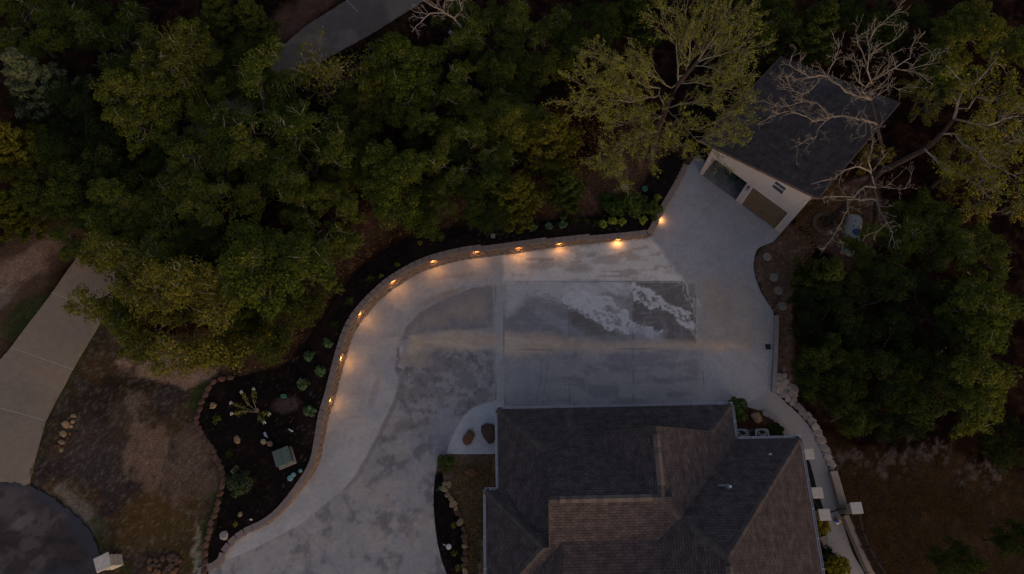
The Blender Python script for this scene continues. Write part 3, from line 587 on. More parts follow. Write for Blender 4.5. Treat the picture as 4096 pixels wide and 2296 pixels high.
# low kerb wall right of the drive
def low_wall(name, pts, w, h, m, lab, cat, seg=1.2, z0=-.1, grp=None):
    mb = MB(); path = resample([(p[0], p[1], 0) for p in pts], seg); path.append((*pts[-1][:2], 0))
    for a, b in zip(path[:-1], path[1:]):
        t = Vector((b[0] - a[0], b[1] - a[1]));
        if t.length < .05: continue
        t.normalize(); n = Vector((-t.y, t.x)); A = Vector(a[:2]) + t * .004; B = Vector(b[:2]) - t * .004
        mb.prism([A - n * w / 2, B - n * w / 2, B + n * w / 2, A + n * w / 2], z0, h)
    o = mb.build(name, m, bevel=.008); return tag(o, lab, cat, grp)
M_kerb = mat('pale_kerb_concrete', (.23, .21, .205), .9, scale=2, bump=.1, fine=.1, col2=(.19, .175, .17))
M_beige = mat('beige_wall_cap', (.33, .26, .21), .9, scale=2, col2=(.26, .20, .165), bump=.15, fine=.1)
M_lime = mat('white_limestone', (.46, .42, .38), .9, scale=4, col2=(.36, .33, .30), bump=.5, fine=.12, fscale=24)
low_wall('kerb_wall', PL([(3105, 1264), (3102, 1400), (3093, 1570)]), .26, .14, M_kerb, 'low straight concrete kerb wall along the right edge of the driveway', 'kerb', 1.5)
low_wall('garden_wall', PL([(3325, 1886), (3345, 1960), (3364, 2024)]), .42, .35, M_beige, 'wide beige low garden wall from the flagstone row to the gate', 'wall', 2.6)
low_wall('garden_wall', PL([(3372, 2062), (3384, 2100), (3397, 2140), (3412, 2185), (3434, 2232), (3462, 2275), (3490, 2320)]), .30, .4, M_beige, 'narrow beige curved garden wall carrying the iron fence', 'wall', 3)
for pts, lab in (([(3286, 2146), (3301, 2180)], 'upper pale kerb stone between the two yellow bushes'), ([(3301, 2182), (3318, 2216)], 'lower pale kerb stone between the two yellow bushes')):
    low_wall('kerb_stone', PL(pts), .32, .12, M_beige, lab, 'kerb stone', 2, grp='kerb stones by the path')

# ---------------------------------------------------------------- house
def shingle(name, a, b, mort, row=.145, wid=.30):
    m = bpy.data.materials.new(name); m.use_nodes = True; MATS[name] = m; N = m.node_tree.nodes; L = m.node_tree.links; bs = N['Principled BSDF']; bs.inputs['Roughness'].default_value = .95; bs.inputs['Specular IOR Level'].default_value = .1
    uv = N.new('ShaderNodeUVMap'); br = N.new('ShaderNodeTexBrick'); br.inputs['Scale'].default_value = 1; br.inputs['Brick Width'].default_value = wid; br.inputs['Row Height'].default_value = row; br.inputs['Mortar Size'].default_value = .012; br.inputs['Mortar Smooth'].default_value = .4
    br.inputs['Color1'].default_value = (*a, 1); br.inputs['Color2'].default_value = (*b, 1); br.inputs['Mortar'].default_value = (*mort, 1); br.offset = .37; L.new(uv.outputs[0], br.inputs['Vector'])
    nz = N.new('ShaderNodeTexNoise'); nz.inputs['Scale'].default_value = 2.2; nz.inputs['Detail'].default_value = 6; L.new(uv.outputs[0], nz.inputs['Vector'])
    mr = N.new('ShaderNodeMapRange'); mr.inputs[1].default_value = .3; mr.inputs[2].default_value = .7; mr.inputs[3].default_value = .72; mr.inputs[4].default_value = 1.3; L.new(nz.outputs['Fac'], mr.inputs[0])
    v = N.new('ShaderNodeVectorMath'); v.operation = 'SCALE'; L.new(br.outputs['Color'], v.inputs[0]); L.new(mr.outputs[0], v.inputs['Scale'])
    n2 = N.new('ShaderNodeTexNoise'); n2.inputs['Scale'].default_value = 5; n2.inputs['Detail'].default_value = 2; L.new(uv.outputs[0], n2.inputs['Vector'])
    mx = N.new('ShaderNodeMix'); mx.data_type = 'RGBA'; mx.blend_type = 'MULTIPLY'; mx.inputs[0].default_value = .6; mx.inputs[7].default_value = (1.06, .98, .98, 1)
    m3 = N.new('ShaderNodeMapRange'); m3.inputs[1].default_value = .4; m3.inputs[2].default_value = .6; L.new(n2.outputs['Fac'], m3.inputs[0]); L.new(m3.outputs[0], mx.inputs[0]); L.new(v.outputs[0], mx.inputs[6]); L.new(mx.outputs[2], bs.inputs['Base Color'])
    bp = N.new('ShaderNodeBump'); bp.inputs['Strength'].default_value = .6; bp.inputs['Distance'].default_value = .02; L.new(br.outputs['Fac'], bp.inputs['Height']); bp.invert = True; L.new(bp.outputs[0], bs.inputs['Normal'])
    return m
M_sh = shingle('brown_shingle', (.052, .043, .045), (.077, .062, .061), (.022, .019, .021))
M_sh2 = shingle('charcoal_shingle', (.046, .038, .038), (.062, .052, .051), (.022, .019, .019), .14, .33)
M_ridge = mat('ridge_shingle', (.078, .062, .057), .95, scale=3.2, col2=(.058, .047, .045), fine=.15, fscale=20)
M_gut = mat('pale_gutter', (.36, .38, .42), .5, scale=2, col2=(.30, .32, .36), spec=.5)
M_stucco = mat('beige_stucco', (.46, .40, .375), .9, scale=2, col2=(.42, .37, .35), bump=.2, fine=.06, fscale=60)
def uv_slope(me):
    uvl = me.uv_layers.new(name='UVMap')
    for p in me.polygons:
        n = p.normal; h = Vector((-n.y, n.x, 0)); h = h.normalized() if h.length > 1e-4 else Vector((1, 0, 0)); s_ = n.cross(h)
        for li in p.loop_indices:
            co = me.vertices[me.loops[li].vertex_index].co; uvl.data[li].uv = (co.dot(h), co.dot(s_))
def convex(planes, box):
    """solid left after cutting a box by planes (point, outward normal)"""
    bm = bmesh.new(); x0, x1, y0, y1, z0, z1 = box
    bmesh.ops.create_cube(bm, size=1, matrix=Matrix.Translation(((x0 + x1) / 2, (y0 + y1) / 2, (z0 + z1) / 2)) @ Matrix.Diagonal((x1 - x0, y1 - y0, z1 - z0, 1)))
    for co, no in planes:
        r = bmesh.ops.bisect_plane(bm, geom=bm.verts[:] + bm.edges[:] + bm.faces[:], plane_co=co, plane_no=no, clear_outer=True)
        es = [e for e in r['geom_cut'] if isinstance(e, bmesh.types.BMEdge)]
        if es: bmesh.ops.contextual_create(bm, geom=es)
    bmesh.ops.recalc_face_normals(bm, faces=bm.faces[:]); return bm
PIT = .65; EV = 2.9
def up(nx, ny, px, py, z=EV, pit=PIT): return (Vector((px, py, z)), Vector((nx * pit, ny * pit, 1)))   # slope rising away from the eave at (px,py); (nx,ny) points out of the eave
HO = (-.80, 6.786, 0); HR = R(1.2)
house = empty('house', HO, HR, 'large single storey house with a brown shingled roof of many hips', 'house')
yR = -4.95; zR = EV + PIT * 4.95; xR = 12.77 - 4.95
N_, E_ = up(0, 1, 0, 0), up(1, 0, 12.77, 0); S_ = up(0, -1, 0, 2 * yR); W_ = up(-1, 0, 0, 0)
FLO = EV - .12
blocks = [
    (convex([N_, W_, E_], (0, 12.77, -9, 0, FLO, 4.9)), 0),
    (convex([up(0, 1, 0, 0, EV + .003), (Vector((0, 0, EV + .003 + PIT * -0)), Vector((0, 0, -1)))] + [up(0, -1, 0, 2 * yR, EV + .003)], (2.45, xR + .5, 2 * yR + .3, -1.0, EV, 8)), 0),
    (convex([up(-1, 0, 2 * xR - 12.77, 0, EV + .006), up(1, 0, 12.77, 0, EV + .006), up(0, -1, 0, 2 * yR, EV + .006)], (3, 12.76, 2 * yR + .35, -1.6, EV + .6, 8)), 0),
    (convex([up(-1, 0, -.66, 0), up(0, 1, 0, -4.22), up(0, -1, 0, -9.9, EV + .001)], (-.66, 2.62, -9.9, -4.22, FLO, 8)), 0),
    (convex([up(1, 0, 16.2, 0), up(-1, 0, 4.66, 0), up(0, 1, 0, -1.87)], (4.66, 16.2, -15, -1.87, FLO, 8)), 0)]
bm = bmesh.new()
for b, _ in blocks:
    me = bpy.data.meshes.new('t'); b.to_mesh(me); bm.from_mesh(me); b.free(); bpy.data.meshes.remove(me)
me = bpy.data.meshes.new('roof'); bm.to_mesh(me); bm.free(); uv_slope(me); roof = link('roof', me, M_sh, house)
def capline(mb, a, b, w=.17, lift=.03, step=.26):
    a, b = Vector(a), Vector(b); d = (b - a); L = d.length; d.normalize(); side = Vector((-d.y, d.x, 0)).normalized(); n = int(L / step)
    for i in range(n):
        p = a + d * (i * L / n); q = a + d * ((i + 1) * L / n + .02); z = Vector((0, 0, lift + .006)); w_ = w + rg.uniform(-.006, .006); dr = Vector((0, 0, -w * .5))
        up_ = Vector((0, 0, lift)); c = rg.random()
        vs = [p - side * w_ + dr + up_, p + up_ * 1.3, p + side * w_ + dr + up_, q - side * w_ + dr + z, q + z * 1.3, q + side * w_ + dr + z]
        mb.add(vs, [(0, 1, 4, 3), (1, 2, 5, 4), (3, 4, 5), (2, 1, 0)], 1 if c < .4 else 0)
M_ridge2 = mat('ridge_shingle_dark', (.062, .050, .049), .95, scale=3.2, col2=(.045, .037, .037), fine=.15, fscale=20)
zz = lambda run: EV + PIT * run
for a, b in (((.0, .0, EV), (2.45, -2.45, zz(2.45))), ((12.77, 0, EV), (11.2, -1.57, zz(1.57))), ((2.5, yR, zR), (xR, yR, zR)), ((xR, -1.6, zR), (xR, yR, zR)), ((xR, yR, zR), (8.755, -5.885, zR - PIT * .935)),
             ((8.755, -5.885, zz(4.02)), (10.43, -7.64, zz(5.77))), ((16.2, -1.87, EV), (10.43, -7.64, zz(5.77))), ((10.43, -7.64, zz(5.77)), (10.43, -14.9, zz(5.77))), ((-.66, -4.22, EV), (2.18, -7.06, zz(2.84))), ((2.18, -7.06, zz(2.84)), (-.66, -9.9, EV))):
    rc = MB(); capline(rc, a, b); rc.build('ridge_cap', [M_ridge, M_ridge2], roof)
M_vent = mat('vent_shingle', (.125, .098, .085), .95, scale=3, col2=(.095, .074, .066), fine=.15, fscale=20); M_vent2 = mat('vent_shingle_dark', (.085, .068, .062), .95, scale=3, col2=(.065, .052, .049), fine=.15, fscale=20)
def ridge_vent(a, b):
    a, b = Vector(a), Vector(b); d = (b - a).normalized(); side = Vector((-d.y, d.x, 0)); mb = MB(); n = int((b - a).length / .28)
    for i in range(n):
        p = a + (b - a) * (i / n); q = a + (b - a) * ((i + 1) / n) - d * .004; w = .17
        vs = [p - side * w + Vector((0, 0, -.04)), p + Vector((0, 0, .05)), p + side * w + Vector((0, 0, -.04)), q - side * w + Vector((0, 0, -.04)), q + Vector((0, 0, .05)), q + side * w + Vector((0, 0, -.04))]
        lo = [v - Vector((0, 0, .1)) for v in vs]
        mb.add(vs + lo, [(0, 1, 4, 3), (1, 2, 5, 4), (0, 3, 9, 6), (5, 2, 8, 11), (3, 4, 5, 11, 10, 9), (2, 1, 0, 6, 7, 8)], 1 if rg.random() < .4 else 0)
    mb.build('ridge_vent', [M_vent, M_vent2], roof)
ridge_vent((2.95, yR, zR + .13), (7.35, yR, zR + .13)); ridge_vent((xR, -2.0, zR + .13), (xR, -4.4, zR + .13)); ridge_vent((10.43, -8.0, zz(5.77) + .13), (10.43, -12, zz(5.77) + .13))
# rake boards of the raised gables, gutters, drip edge
def bar(mb, a, b, w, h, mi=0):
    a, b = Vector(a), Vector(b); d = (b - a).normalized(); s_ = d.cross(Vector((0, 0, 1))).normalized() * w / 2; u_ = Vector((0, 0, h / 2))
    mb.add([a - s_ - u_, a + s_ - u_, a + s_ + u_, a - s_ + u_, b - s_ - u_, b + s_ - u_, b + s_ + u_, b - s_ + u_], [(0, 1, 2, 3), (7, 6, 5, 4), (0, 4, 5, 1), (1, 5, 6, 2), (2, 6, 7, 3), (3, 7, 4, 0)], mi)
M_fas = mat('dark_fascia', (.06, .05, .045), .8)
for a, b in (((2.45, -2.5, zz(2.5) - .02), (2.45, yR, zR - .02)), ((2.45, -7.1, zz(2.8) - .02), (2.45, yR, zR - .02)), ((4.5, -1.6, 3.94), (xR, -1.6, zR - .03)), ((11.2, -1.6, 3.94), (xR, -1.6, zR - .03))):
    rk = MB(); bar(rk, a, b, .05, .16); rk.build('rake_board', M_fas, roof)
for a, b in (((-.06, .07), (12.86, .07)), ((12.84, .0), (12.84, -1.82)), ((12.84, -1.80), (16.3, -1.80)), ((16.27, -1.87), (16.27, -14.9)), ((-.07, 0), (-.07, -4.15)), ((-.73, -4.15), (-.14, -4.15)), ((-.73, -4.2), (-.73, -14.9))):
    g = MB(); a3 = Vector((*a, 0)); b3 = Vector((*b, 0)); d = (b3 - a3).normalized(); s_ = Vector((d.y, -d.x, 0))
    for o_, w_, z0, z1 in ((-.055, .012, EV - .14, EV - .015), (.055, .012, EV - .14, EV - .02), (0, .11, EV - .145, EV - .135)):
        p = a3 + s_ * o_; q = b3 + s_ * o_; g.prism([p - s_ * w_ / 2, q - s_ * w_ / 2, q + s_ * w_ / 2, p + s_ * w_ / 2], z0, z1)
    n = max(1, int((b3 - a3).length / 1.4))
    for i in range(n):
        p = a3 + (b3 - a3) * ((i + .5) / n); g.box((p.x, p.y, EV - .012), (.05 if abs(d.x) > .5 else .13, .13 if abs(d.x) > .5 else .05, .01))
    g.build('gutter', M_gut, house)
wl_ = MB(); wl_.prism([(.45, -.45), (12.3, -.45), (12.3, -2.35), (14.2, -2.35), (14.2, -14.8), (5.2, -14.8), (5.2, -9.4), (-.2, -9.4), (-.2, -4.7), (.45, -4.7)], -.05, EV - .125); wl_.build('wall', M_stucco, house)
def wbox(par, name, c, size, m, **k): return MB().box(c, size).build(name, m, par, **k)
M_glass = mat('dark_glass', (.02, .025, .035), .08, spec=.8, scale=1, col2=(.02, .025, .035)); M_trim = mat('white_trim', (.5, .47, .44), .6, scale=3, col2=(.45, .42, .40))
for x in (3.2, 7.0):
    d = wbox(house, 'garage_door', (x, -.43, 1.15), (2.8, .06, 2.3), M_trim, bevel=.01)
for y in (-5.5, -9.5):
    w = wbox(house, 'window', (14.23, y, 1.6), (.06, 1.4, 1.3), M_trim, bevel=.01); wbox(w, 'pane', (14.255, y, 1.6), (.03, 1.2, 1.1), M_glass)
w = wbox(house, 'window', (-.22, -8, 1.6), (.06, 1.4, 1.3), M_trim, bevel=.01); wbox(w, 'pane', (-.245, -8, 1.6), (.03, 1.2, 1.1), M_glass)
# plumbing vents on the roof
M_pvc = mat('grey_white_pipe', (.42, .44, .45), .6, scale=3, col2=(.36, .38, .39)); M_lead = mat('lead_flashing', (.16, .17, .19), .7)
def loc_h(p):
    d = Vector(p[:2]) - Vector(HO[:2]); c, s_ = math.cos(HR), math.sin(HR); return (d.x * c + d.y * s_, -d.x * s_ + d.y * c)
lx, ly = loc_h(P(2925, 1945, 5.2)); z = EV + PIT * (-1.87 - ly)
v1 = MB().lathe([(.055, -.1), (.055, .42), (.075, .42), (.075, .5), (.05, .52)], 14).build('vent_pipe', M_pvc, roof, (lx, ly, z)); MB().lathe([(.16, .02), (.12, .05), (.07, .12)], 14).build('flashing', M_lead, v1)
sb = MB().box((0, 0, .03), (.35, .14, .04)).build('vent_pipe', M_lead, roof, (lx - .3, ly + .08, z + .02)); sb.rotation_euler.x = -math.atan(PIT)
lx, ly = loc_h(P(3080, 1817, 3.6)); z = EV + PIT * (-1.87 - ly)
MB().lathe([(.05, -.1), (.05, .22), (.03, .23)], 12).build('vent_pipe', M_pvc, roof, (lx, ly, z))

# ---------------------------------------------------------------- detached garage
GO = P(2799, 694); GA = math.radians(-42.6); gar = empty('detached_garage', GO, GA, 'beige detached two bay garage with a dark shed roof, left bay open', 'garage')
LF, DP = 6.5, 8.6; zl = lambda s: 3.2 + .285 * s
def gp(name, mb, m, par=None, **k): return mb.build(name, m, par or gar, **k)
wt = .16
def fw(mb, s0, s1, z0a, z0b, top0, top1, y0=0, y1=wt):
    vs = [(s0, y0, z0a), (s1, y0, z0b), (s1, y0, top1), (s0, y0, top0), (s0, y1, z0a), (s1, y1, z0b), (s1, y1, top1), (s0, y1, top0)]
    mb.add(vs, [(0, 1, 2, 3), (7, 6, 5, 4), (0, 4, 5, 1), (1, 5, 6, 2), (2, 6, 7, 3), (3, 7, 4, 0)])
j0, j1 = .22, 2.95; k0, k1 = 3.42, 6.02; ho = 2.32
m_ = MB(); fw(m_, 0, j0, -.03, -.03, zl(0), zl(j0)); fw(m_, j0, j1, ho, ho, zl(j0), zl(j1)); fw(m_, j1, k0, -.03, -.03, zl(j1), zl(k0)); fw(m_, k0, 4.25, ho, ho, zl(k0), zl(4.25))
fw(m_, 4.25, 5.1, ho, ho, 3.35, 3.35); fw(m_, 4.25, 5.1, 4.25, 4.25, zl(4.25), zl(5.1)); fw(m_, 5.1, k1, ho, ho, zl(4.95), zl(k1)); fw(m_, k1, LF, -.03, -.03, zl(k1), zl(LF))
gp('front_wall', m_, M_stucco)
m_ = MB(); m_.prism([(0, wt), (wt, wt), (wt, DP), (0, DP)], -.03, 3.2); gp('side_wall', m_, M_stucco)
m_ = MB(); m_.prism([(LF - wt, wt), (LF, wt), (LF, DP), (LF - wt, DP)], -.03, zl(LF) - .05); gp('side_wall', m_, M_stucco)
m_ = MB(); fw(m_, wt, LF - wt, -.03, -.03, zl(wt) - .02, zl(LF - wt) - .02, DP - wt, DP); gp('back_wall', m_, M_stucco)
m_ = MB(); m_.prism([(3.1, wt), (3.22, wt), (3.22, DP - wt), (3.1, DP - wt)], 0, 3.0); gp('partition', m_, mat('inside_plaster', (.2, .19, .18), .9))
m_ = MB(); m_.prism([(wt, 0.01), (LF - wt, .01), (LF - wt, DP - wt), (wt, DP - wt)], -.06, .008); gp('floor', m_, mat('garage_floor', (.17, .18, .19), .8, scale=1.6, col2=(.08, .09, .095), detail=8))
# roof sheet with overhangs
r0, r1, y0, y1 = -.85, LF + .28, -.06, DP + .15
m_ = MB(); zt = lambda s: zl(s) + .02; th = .14
vs = [(s, y, zt(s)) for s, y in ((r0, y0), (r1, y0), (r1, y1), (r0, y1))] + [(s, y, zt(s) + th) for s, y in ((r0, y0), (r1, y0), (r1, y1), (r0, y1))]
m_.add(vs, [(3, 2, 1, 0), (4, 5, 6, 7), (0, 1, 5, 4), (1, 2, 6, 5), (2, 3, 7, 6), (3, 0, 4, 7)]); groof = gp('roof', m_, M_sh2); uv_slope(groof.data)
m_ = MB(); bar(m_, (r0, y0 - .02, zt(r0) + .06), (r1, y0 - .02, zt(r1) + .06), .035, .17); bar(m_, (r1 + .03, y0, zt(r1) + .07), (r1 + .03, y1, zt(r1) + .07), .05, .18); bar(m_, (r0 - .02, y0, zt(r0) + .06), (r0 - .02, y1, zt(r0) + .06), .035, .16)
gp('fascia', m_, mat('red_brown_fascia', (.15, .085, .075), .8, scale=3), groof)
# brown roll door, casing, window, lamp
m_ = MB()
for i in range(5): m_.box(((k0 + k1) / 2, .07, .06 + .44 * i + .22), (k1 - k0 - .04, .05, .43))
m_.box(((k0 + k1) / 2, .05, ho - .03), (k1 - k0 - .04, .04, .06))
dr_ = gp('roll_door', m_, mat('brown_door', (.155, .105, .065), .7, scale=2, col2=(.135, .092, .058), spec=.2), bevel=.006); MB().box(((k0 + k1) / 2, .035, .55), (.25, .03, .04)).build('handle', M_bronze, dr_)
m_ = MB(); cw = .12
for s0, s1, z0, z1 in ((k0 - cw, k0, 0, ho + cw), (k1, k1 + cw, 0, ho + cw), (k0, k1, ho, ho + cw)): m_.box(((s0 + s1) / 2, -.012, (z0 + z1) / 2), (s1 - s0 - .003, .03, z1 - z0))
gp('door_casing', m_, mat('beige_trim', (.52, .44, .38), .8, scale=3, col2=(.49, .42, .365)), bevel=.004)
m_ = MB()
for s0, s1, z0, z1 in ((4.25, 4.3, 3.35, 4.25), (5.05, 5.1, 3.35, 4.25), (4.3, 5.05, 3.35, 3.4), (4.3, 5.05, 4.2, 4.25), (4.3, 5.05, 3.81, 3.83)): m_.box(((s0 + s1) / 2, .05, (z0 + z1) / 2), (s1 - s0, .12, z1 - z0))
wdw = gp('window', m_, M_trim); MB().box((4.675, .07, 3.8), (.76, .02, .82)).build('pane', mat('blue_black_glass', (.03, .045, .07), .15, spec=.8, scale=1, col2=(.03, .045, .07)), wdw)
lamp = empty('lamp', (3.18, -.02, 2.0)); lamp.parent = gar
MB().box((0, -.01, .1), (.12, .03, .22)).build('bracket', M_bronze, lamp, bevel=.005); MB().tube([(0, -.02, .16), (0, -.1, .2), (0, -.16, .17)], .014, 6).build('arm', M_bronze, lamp)
MB().lathe([(.02, .12), (.075, .08), (.065, -.1), (.03, -.13)], 8, (0, -.16, .02)).build('lantern', mat('lantern_glass', (.15, .14, .13), .3, spec=.6), lamp)
# things inside the open bay
bx = MB().box((0, 0, .3), (.75, .5, .6)).box((0, 0, .62), (.8, .55, .05)).build('storage_box', mat('dark_green_plastic', (.03, .07, .04), .5, scale=3), bevel=.02)
p = P(2935, 694, .3); bx.location = (p.x, p.y, .012); bx.rotation_euler.z = GA; tag(bx, 'dark storage box standing inside the open garage bay', 'box')

ORD = ['first', 'second', 'third', 'fourth', 'fifth', 'sixth', 'seventh', 'eighth', 'ninth', 'tenth', 'eleventh', 'twelfth', 'thirteenth', 'fourteenth', 'fifteenth', 'sixteenth']
def nth(i, n, a='top', b='bottom'):
    return (ORD[i] + ' from the ' + a) if i < (n + 1) // 2 else (ORD[n - 1 - i] + ' from the ' + b)
# ---------------------------------------------------------------- stones
def stone(name, loc, r, h, m, seed, rz=0, sx=1, sy=1, lab=None, cat='stone', grp=None, n=7, top=.8):
    """a squat irregular stone: a ragged polygon with a chipped, tilted top"""
    q = random.Random(seed); mb = MB(); pts = []
    for i in range(n):
        a = 2 * math.pi * (i + q.uniform(-.25, .25)) / n; k = r * q.uniform(.82, 1.15); pts.append((k * math.cos(a) * sx, k * math.sin(a) * sy))
    tx, ty = q.uniform(-.15, .15), q.uniform(-.15, .15); vs = []
    for lev, (s_, z) in enumerate(((.92, -.06), (1.0, h * .45), (.93, h * .85), (top * .86, h))):
        for x, y in pts: vs.append((x * s_ + q.uniform(-.03, .03) * r, y * s_ + q.uniform(-.03, .03) * r, z + (x * tx + y * ty) * (lev > 0) + q.uniform(-.04, .04) * h))
    vs.append((q.uniform(-.1, .1) * r, q.uniform(-.1, .1) * r, h * q.uniform(1.0, 1.1)))
    fs = [(l * n + i, l * n + (i + 1) % n, (l + 1) * n + (i + 1) % n, (l + 1) * n + i) for l in range(3) for i in range(n)] + [(3 * n + i, 3 * n + (i + 1) % n, 4 * n) for i in range(n)] + [tuple(reversed(range(n)))]
    mb.add(vs, fs); o = mb.build(name, m, None, loc, rz); return tag(o, lab, cat, grp)
M_rust = mat('rust_brown_stone', (.095, .050, .033), .9, scale=5, col2=(.055, .032, .025), bump=.5, fine=.2, fscale=20)
M_tan = mat('tan_sandstone', (.25, .17, .095), .9, scale=4, col2=(.16, .11, .06), bump=.5, fine=.2, fscale=20)
M_red = mat('red_sandstone', (.12, .055, .033), .9, scale=5, col2=(.06, .03, .022), bump=.5, fine=.2, fscale=20)
M_flag = mat('pale_flagstone', (.31, .26, .235), .9, scale=3, col2=(.23, .20, .185), bump=.4, fine=.14, fscale=18)
M_flag2 = mat('grey_flagstone', (.21, .185, .175), .9, scale=3, col2=(.165, .145, .14), bump=.4, fine=.14, fscale=18)
M_dkrock = mat('dark_brown_rock', (.075, .045, .035), .85, scale=5, col2=(.04, .027, .024), bump=.7, fine=.25, fscale=16)
M_orock = mat('orange_brown_rock', (.15, .068, .028), .85, scale=5, col2=(.085, .04, .02), bump=.6, fine=.25, fscale=16)
edge_px = [(930, 1512), (895, 1516), (862, 1528), (843, 1552), (829, 1580), (815, 1606), (806, 1636), (797, 1664), (793, 1690), (802, 1712), (812, 1733), (826, 1752), (842, 1770), (850, 1784), (864, 1806), (871, 1830), (883, 1848), (893, 1872), (898, 1894), (901, 1916), (896, 1944), (888, 1972), (880, 2008), (874, 2036), (864, 2062), (852, 2092), (848, 2122), (838, 2150), (831, 2180), (828, 2215), (828, 2250), (826, 2282)]
for i, (u, v) in enumerate(edge_px):
    g = G(u - 6, v); a = edge_px[max(i - 1, 0)]; b = edge_px[min(i + 1, len(edge_px) - 1)]; ang = math.atan2(-(b[1] - a[1]), b[0] - a[0])
    stone('edging_stone', g, .21, .16, M_rust, 300 + i, ang, 1.12, .82, 'rust brown edging stone %s of the row by the left mulch bed' % nth(i, len(edge_px)), 'stone', 'edging stones of the left mulch bed')
for i, (u, v, r, m) in enumerate([(296, 1664, .15, M_tan), (277, 1673, .12, M_rust), (292, 1688, .13, M_tan), (268, 1698, .22, M_tan), (284, 1706, .14, M_tan), (254, 1694, .10, M_tan), (229, 1714, .10, M_rust), (238, 1727, .10, M_red), (257, 1735, .23, M_tan), (228, 1742, .09, M_red), (227, 1751, .10, M_orock), (279, 1735, .09, M_orock), (270, 1752, .10, M_rust), (249, 1769, .18, M_tan), (224, 1783, .08, M_orock), (237, 1786, .10, M_red), (247, 1800, .13, M_tan), (266, 1764, .08, M_rust)]):
    stone('rock', G(u, v), r, r * .9, m, 400 + i, i * .7, 1.15, .85, 'one of the tan and rusty rocks piled in the narrow heap beside the road', 'rock', 'rocks of the narrow heap by the road', top=.6)
q_ = random.Random(5)
for i in range(30):
    u = 588 + q_.random() * 142; v = 2215 + q_.random() * 78
    if (u - 665) ** 2 / 70 ** 2 + (v - 2270) ** 2 / 58 ** 2 > 1.1: continue
    stone('rock', G(u, v), q_.uniform(.11, .2), .15, q_.choice([M_rust, M_red, M_orock, M_dkrock]), 450 + i, i, 1.1, .8, 'one of the reddish brown rocks heaped on the lawn at the bottom edge', 'rock', 'reddish rocks heaped at the bottom edge', top=.6)
for u, v, r, m, sx, lab in ((853, 1623, .19, M_tan, 1.1, 'blocky tan rock near the upper left edge of the mulch bed'), (951, 1760, .27, M_tan, .7, 'tall pointed tan rock lying in the mulch left of the two round lids'), (961, 2057, .13, M_tan, 1, 'smallest pinkish rock alone in the lower mulch bed'), (899, 2141, .26, M_flag, 1, 'round pinkish tan rock at the lower left tip of the mulch bed'),
                         (2495, 752, .2, M_flag, 1.2, 'whitish rock on the brown bank above the mulch near the green trees'), (1028, 1640, .12, M_tan, 1.2, 'small tan rock half hidden beside the sprawling flowering shrub')):
    stone('rock', G(u, v, .03), r, r * .8, m, int(u), .3, sx, 1.15, lab, 'rock')
b2 = empty('paver_block', G(941, 1879, .06), R(-38), 'orange and tan paver pair lying in the mulch above the grey green bush', 'paver')
MB().box((-.0, .13, .05), (.28, .24, .1)).build('half', M_orock, b2, bevel=.015); MB().box((0, -.13, .045), (.28, .24, .09)).build('half', M_tan, b2, bevel=.015)
tag(stone('boulder', P(1874, 1754, 0), .34, .3, M_orock, 71, R(65), 1.45, .85, None, top=.6), 'orange brown oval boulder on the smooth concrete pad', 'boulder')
tag(stone('boulder', P(1956, 1731, 0), .5, .42, M_dkrock, 78, R(100), 1.25, .95, None, n=9, top=.6), 'large jagged dark brown boulder on the pad close to the roof edge', 'boulder')
tag(stone('boulder', P(1884, 1890, 0), .3, .26, M_orock, 73, R(-5), 1.4, .85, None, top=.6), 'orange brown boulder in the gravel bed below the concrete pad', 'boulder')
tag(stone('boulder', P(3022, 1673, 0), .34, .34, M_tan, 74, R(-30), 1.2, .9, None, top=.5), 'tan angular boulder in the red soil above the air conditioners', 'boulder')
for i, (u, v) in enumerate([(1781, 1934), (1797, 1940), (1778, 1956), (1791, 1980), (1805, 1996), (1812, 2016), (1824, 2038), (1832, 2052), (1842, 2088), (1855, 2116), (1859, 2142), (1861, 2164), (1859, 2186), (1864, 2208), (1862, 2238), (1855, 2262), (1861, 2286)]):
    stone('edging_stone', P(u, v, -.02), .17 + .03 * (i % 3), .15, M_tan if i < 7 or i % 4 == 0 else M_rust, 500 + i, i * 1.3, 1.15, .85, 'edging stone %s of the row in the house bed' % nth(i, 17), 'stone', 'edging stones of the house bed')
Z6 = lambda x, y: (2850 + x / 3.61, 1500 + y / 3.61)
for i, (x, y, r, g) in enumerate([(955, 20, .27, 0), (1030, 15, .22, 0), (940, 80, .2, 1), (990, 100, .25, 0), (1060, 110, .25, 0), (1110, 140, .16, 1), (950, 155, .25, 0), (1030, 165, .27, 0), (1180, 190, .3, 1), (1100, 207, .27, 0), (958, 228, .27, 0), (1152, 275, .34, 1), (1025, 283, .30, 0), (1100, 350, .28, 0), (1178, 355, .22, 1), (1158, 412, .22, 0), (1095, 300, .16, 1), (1045, 232, .13, 1), (1120, 250, .13, 0)]):
    stone('flagstone', P(*Z6(x, y), 0), r * .90, .09, M_flag2 if g else M_flag, 600 + i, i * 1.1, 1.05, .95, 'pale flat flagstone in the triangular cluster at the corner of driveway and path', 'flagstone', 'flagstone cluster by the path corner', top=1.02)
for i, (x, y, r) in enumerate([(1232, 455, .29), (1290, 530, .29), (1362, 597, .29), (1428, 672, .32), (1482, 745, .28), (1515, 828, .34), (1556, 932, .32), (1598, 1038, .29), (1640, 1112, .27), (1662, 1200, .28), (1705, 1280, .29), (1715, 1350, .16)]):
    stone('flagstone', P(*Z6(x, y), 0), r * .92, .12, M_flag if i > 3 else M_flag2, 640 + i, -.8 + i * .05, 1.12, .98, 'flagstone %s of the curved row outside the path' % nth(i, 12), 'flagstone', 'flagstone row along the outer path edge', top=1.02)
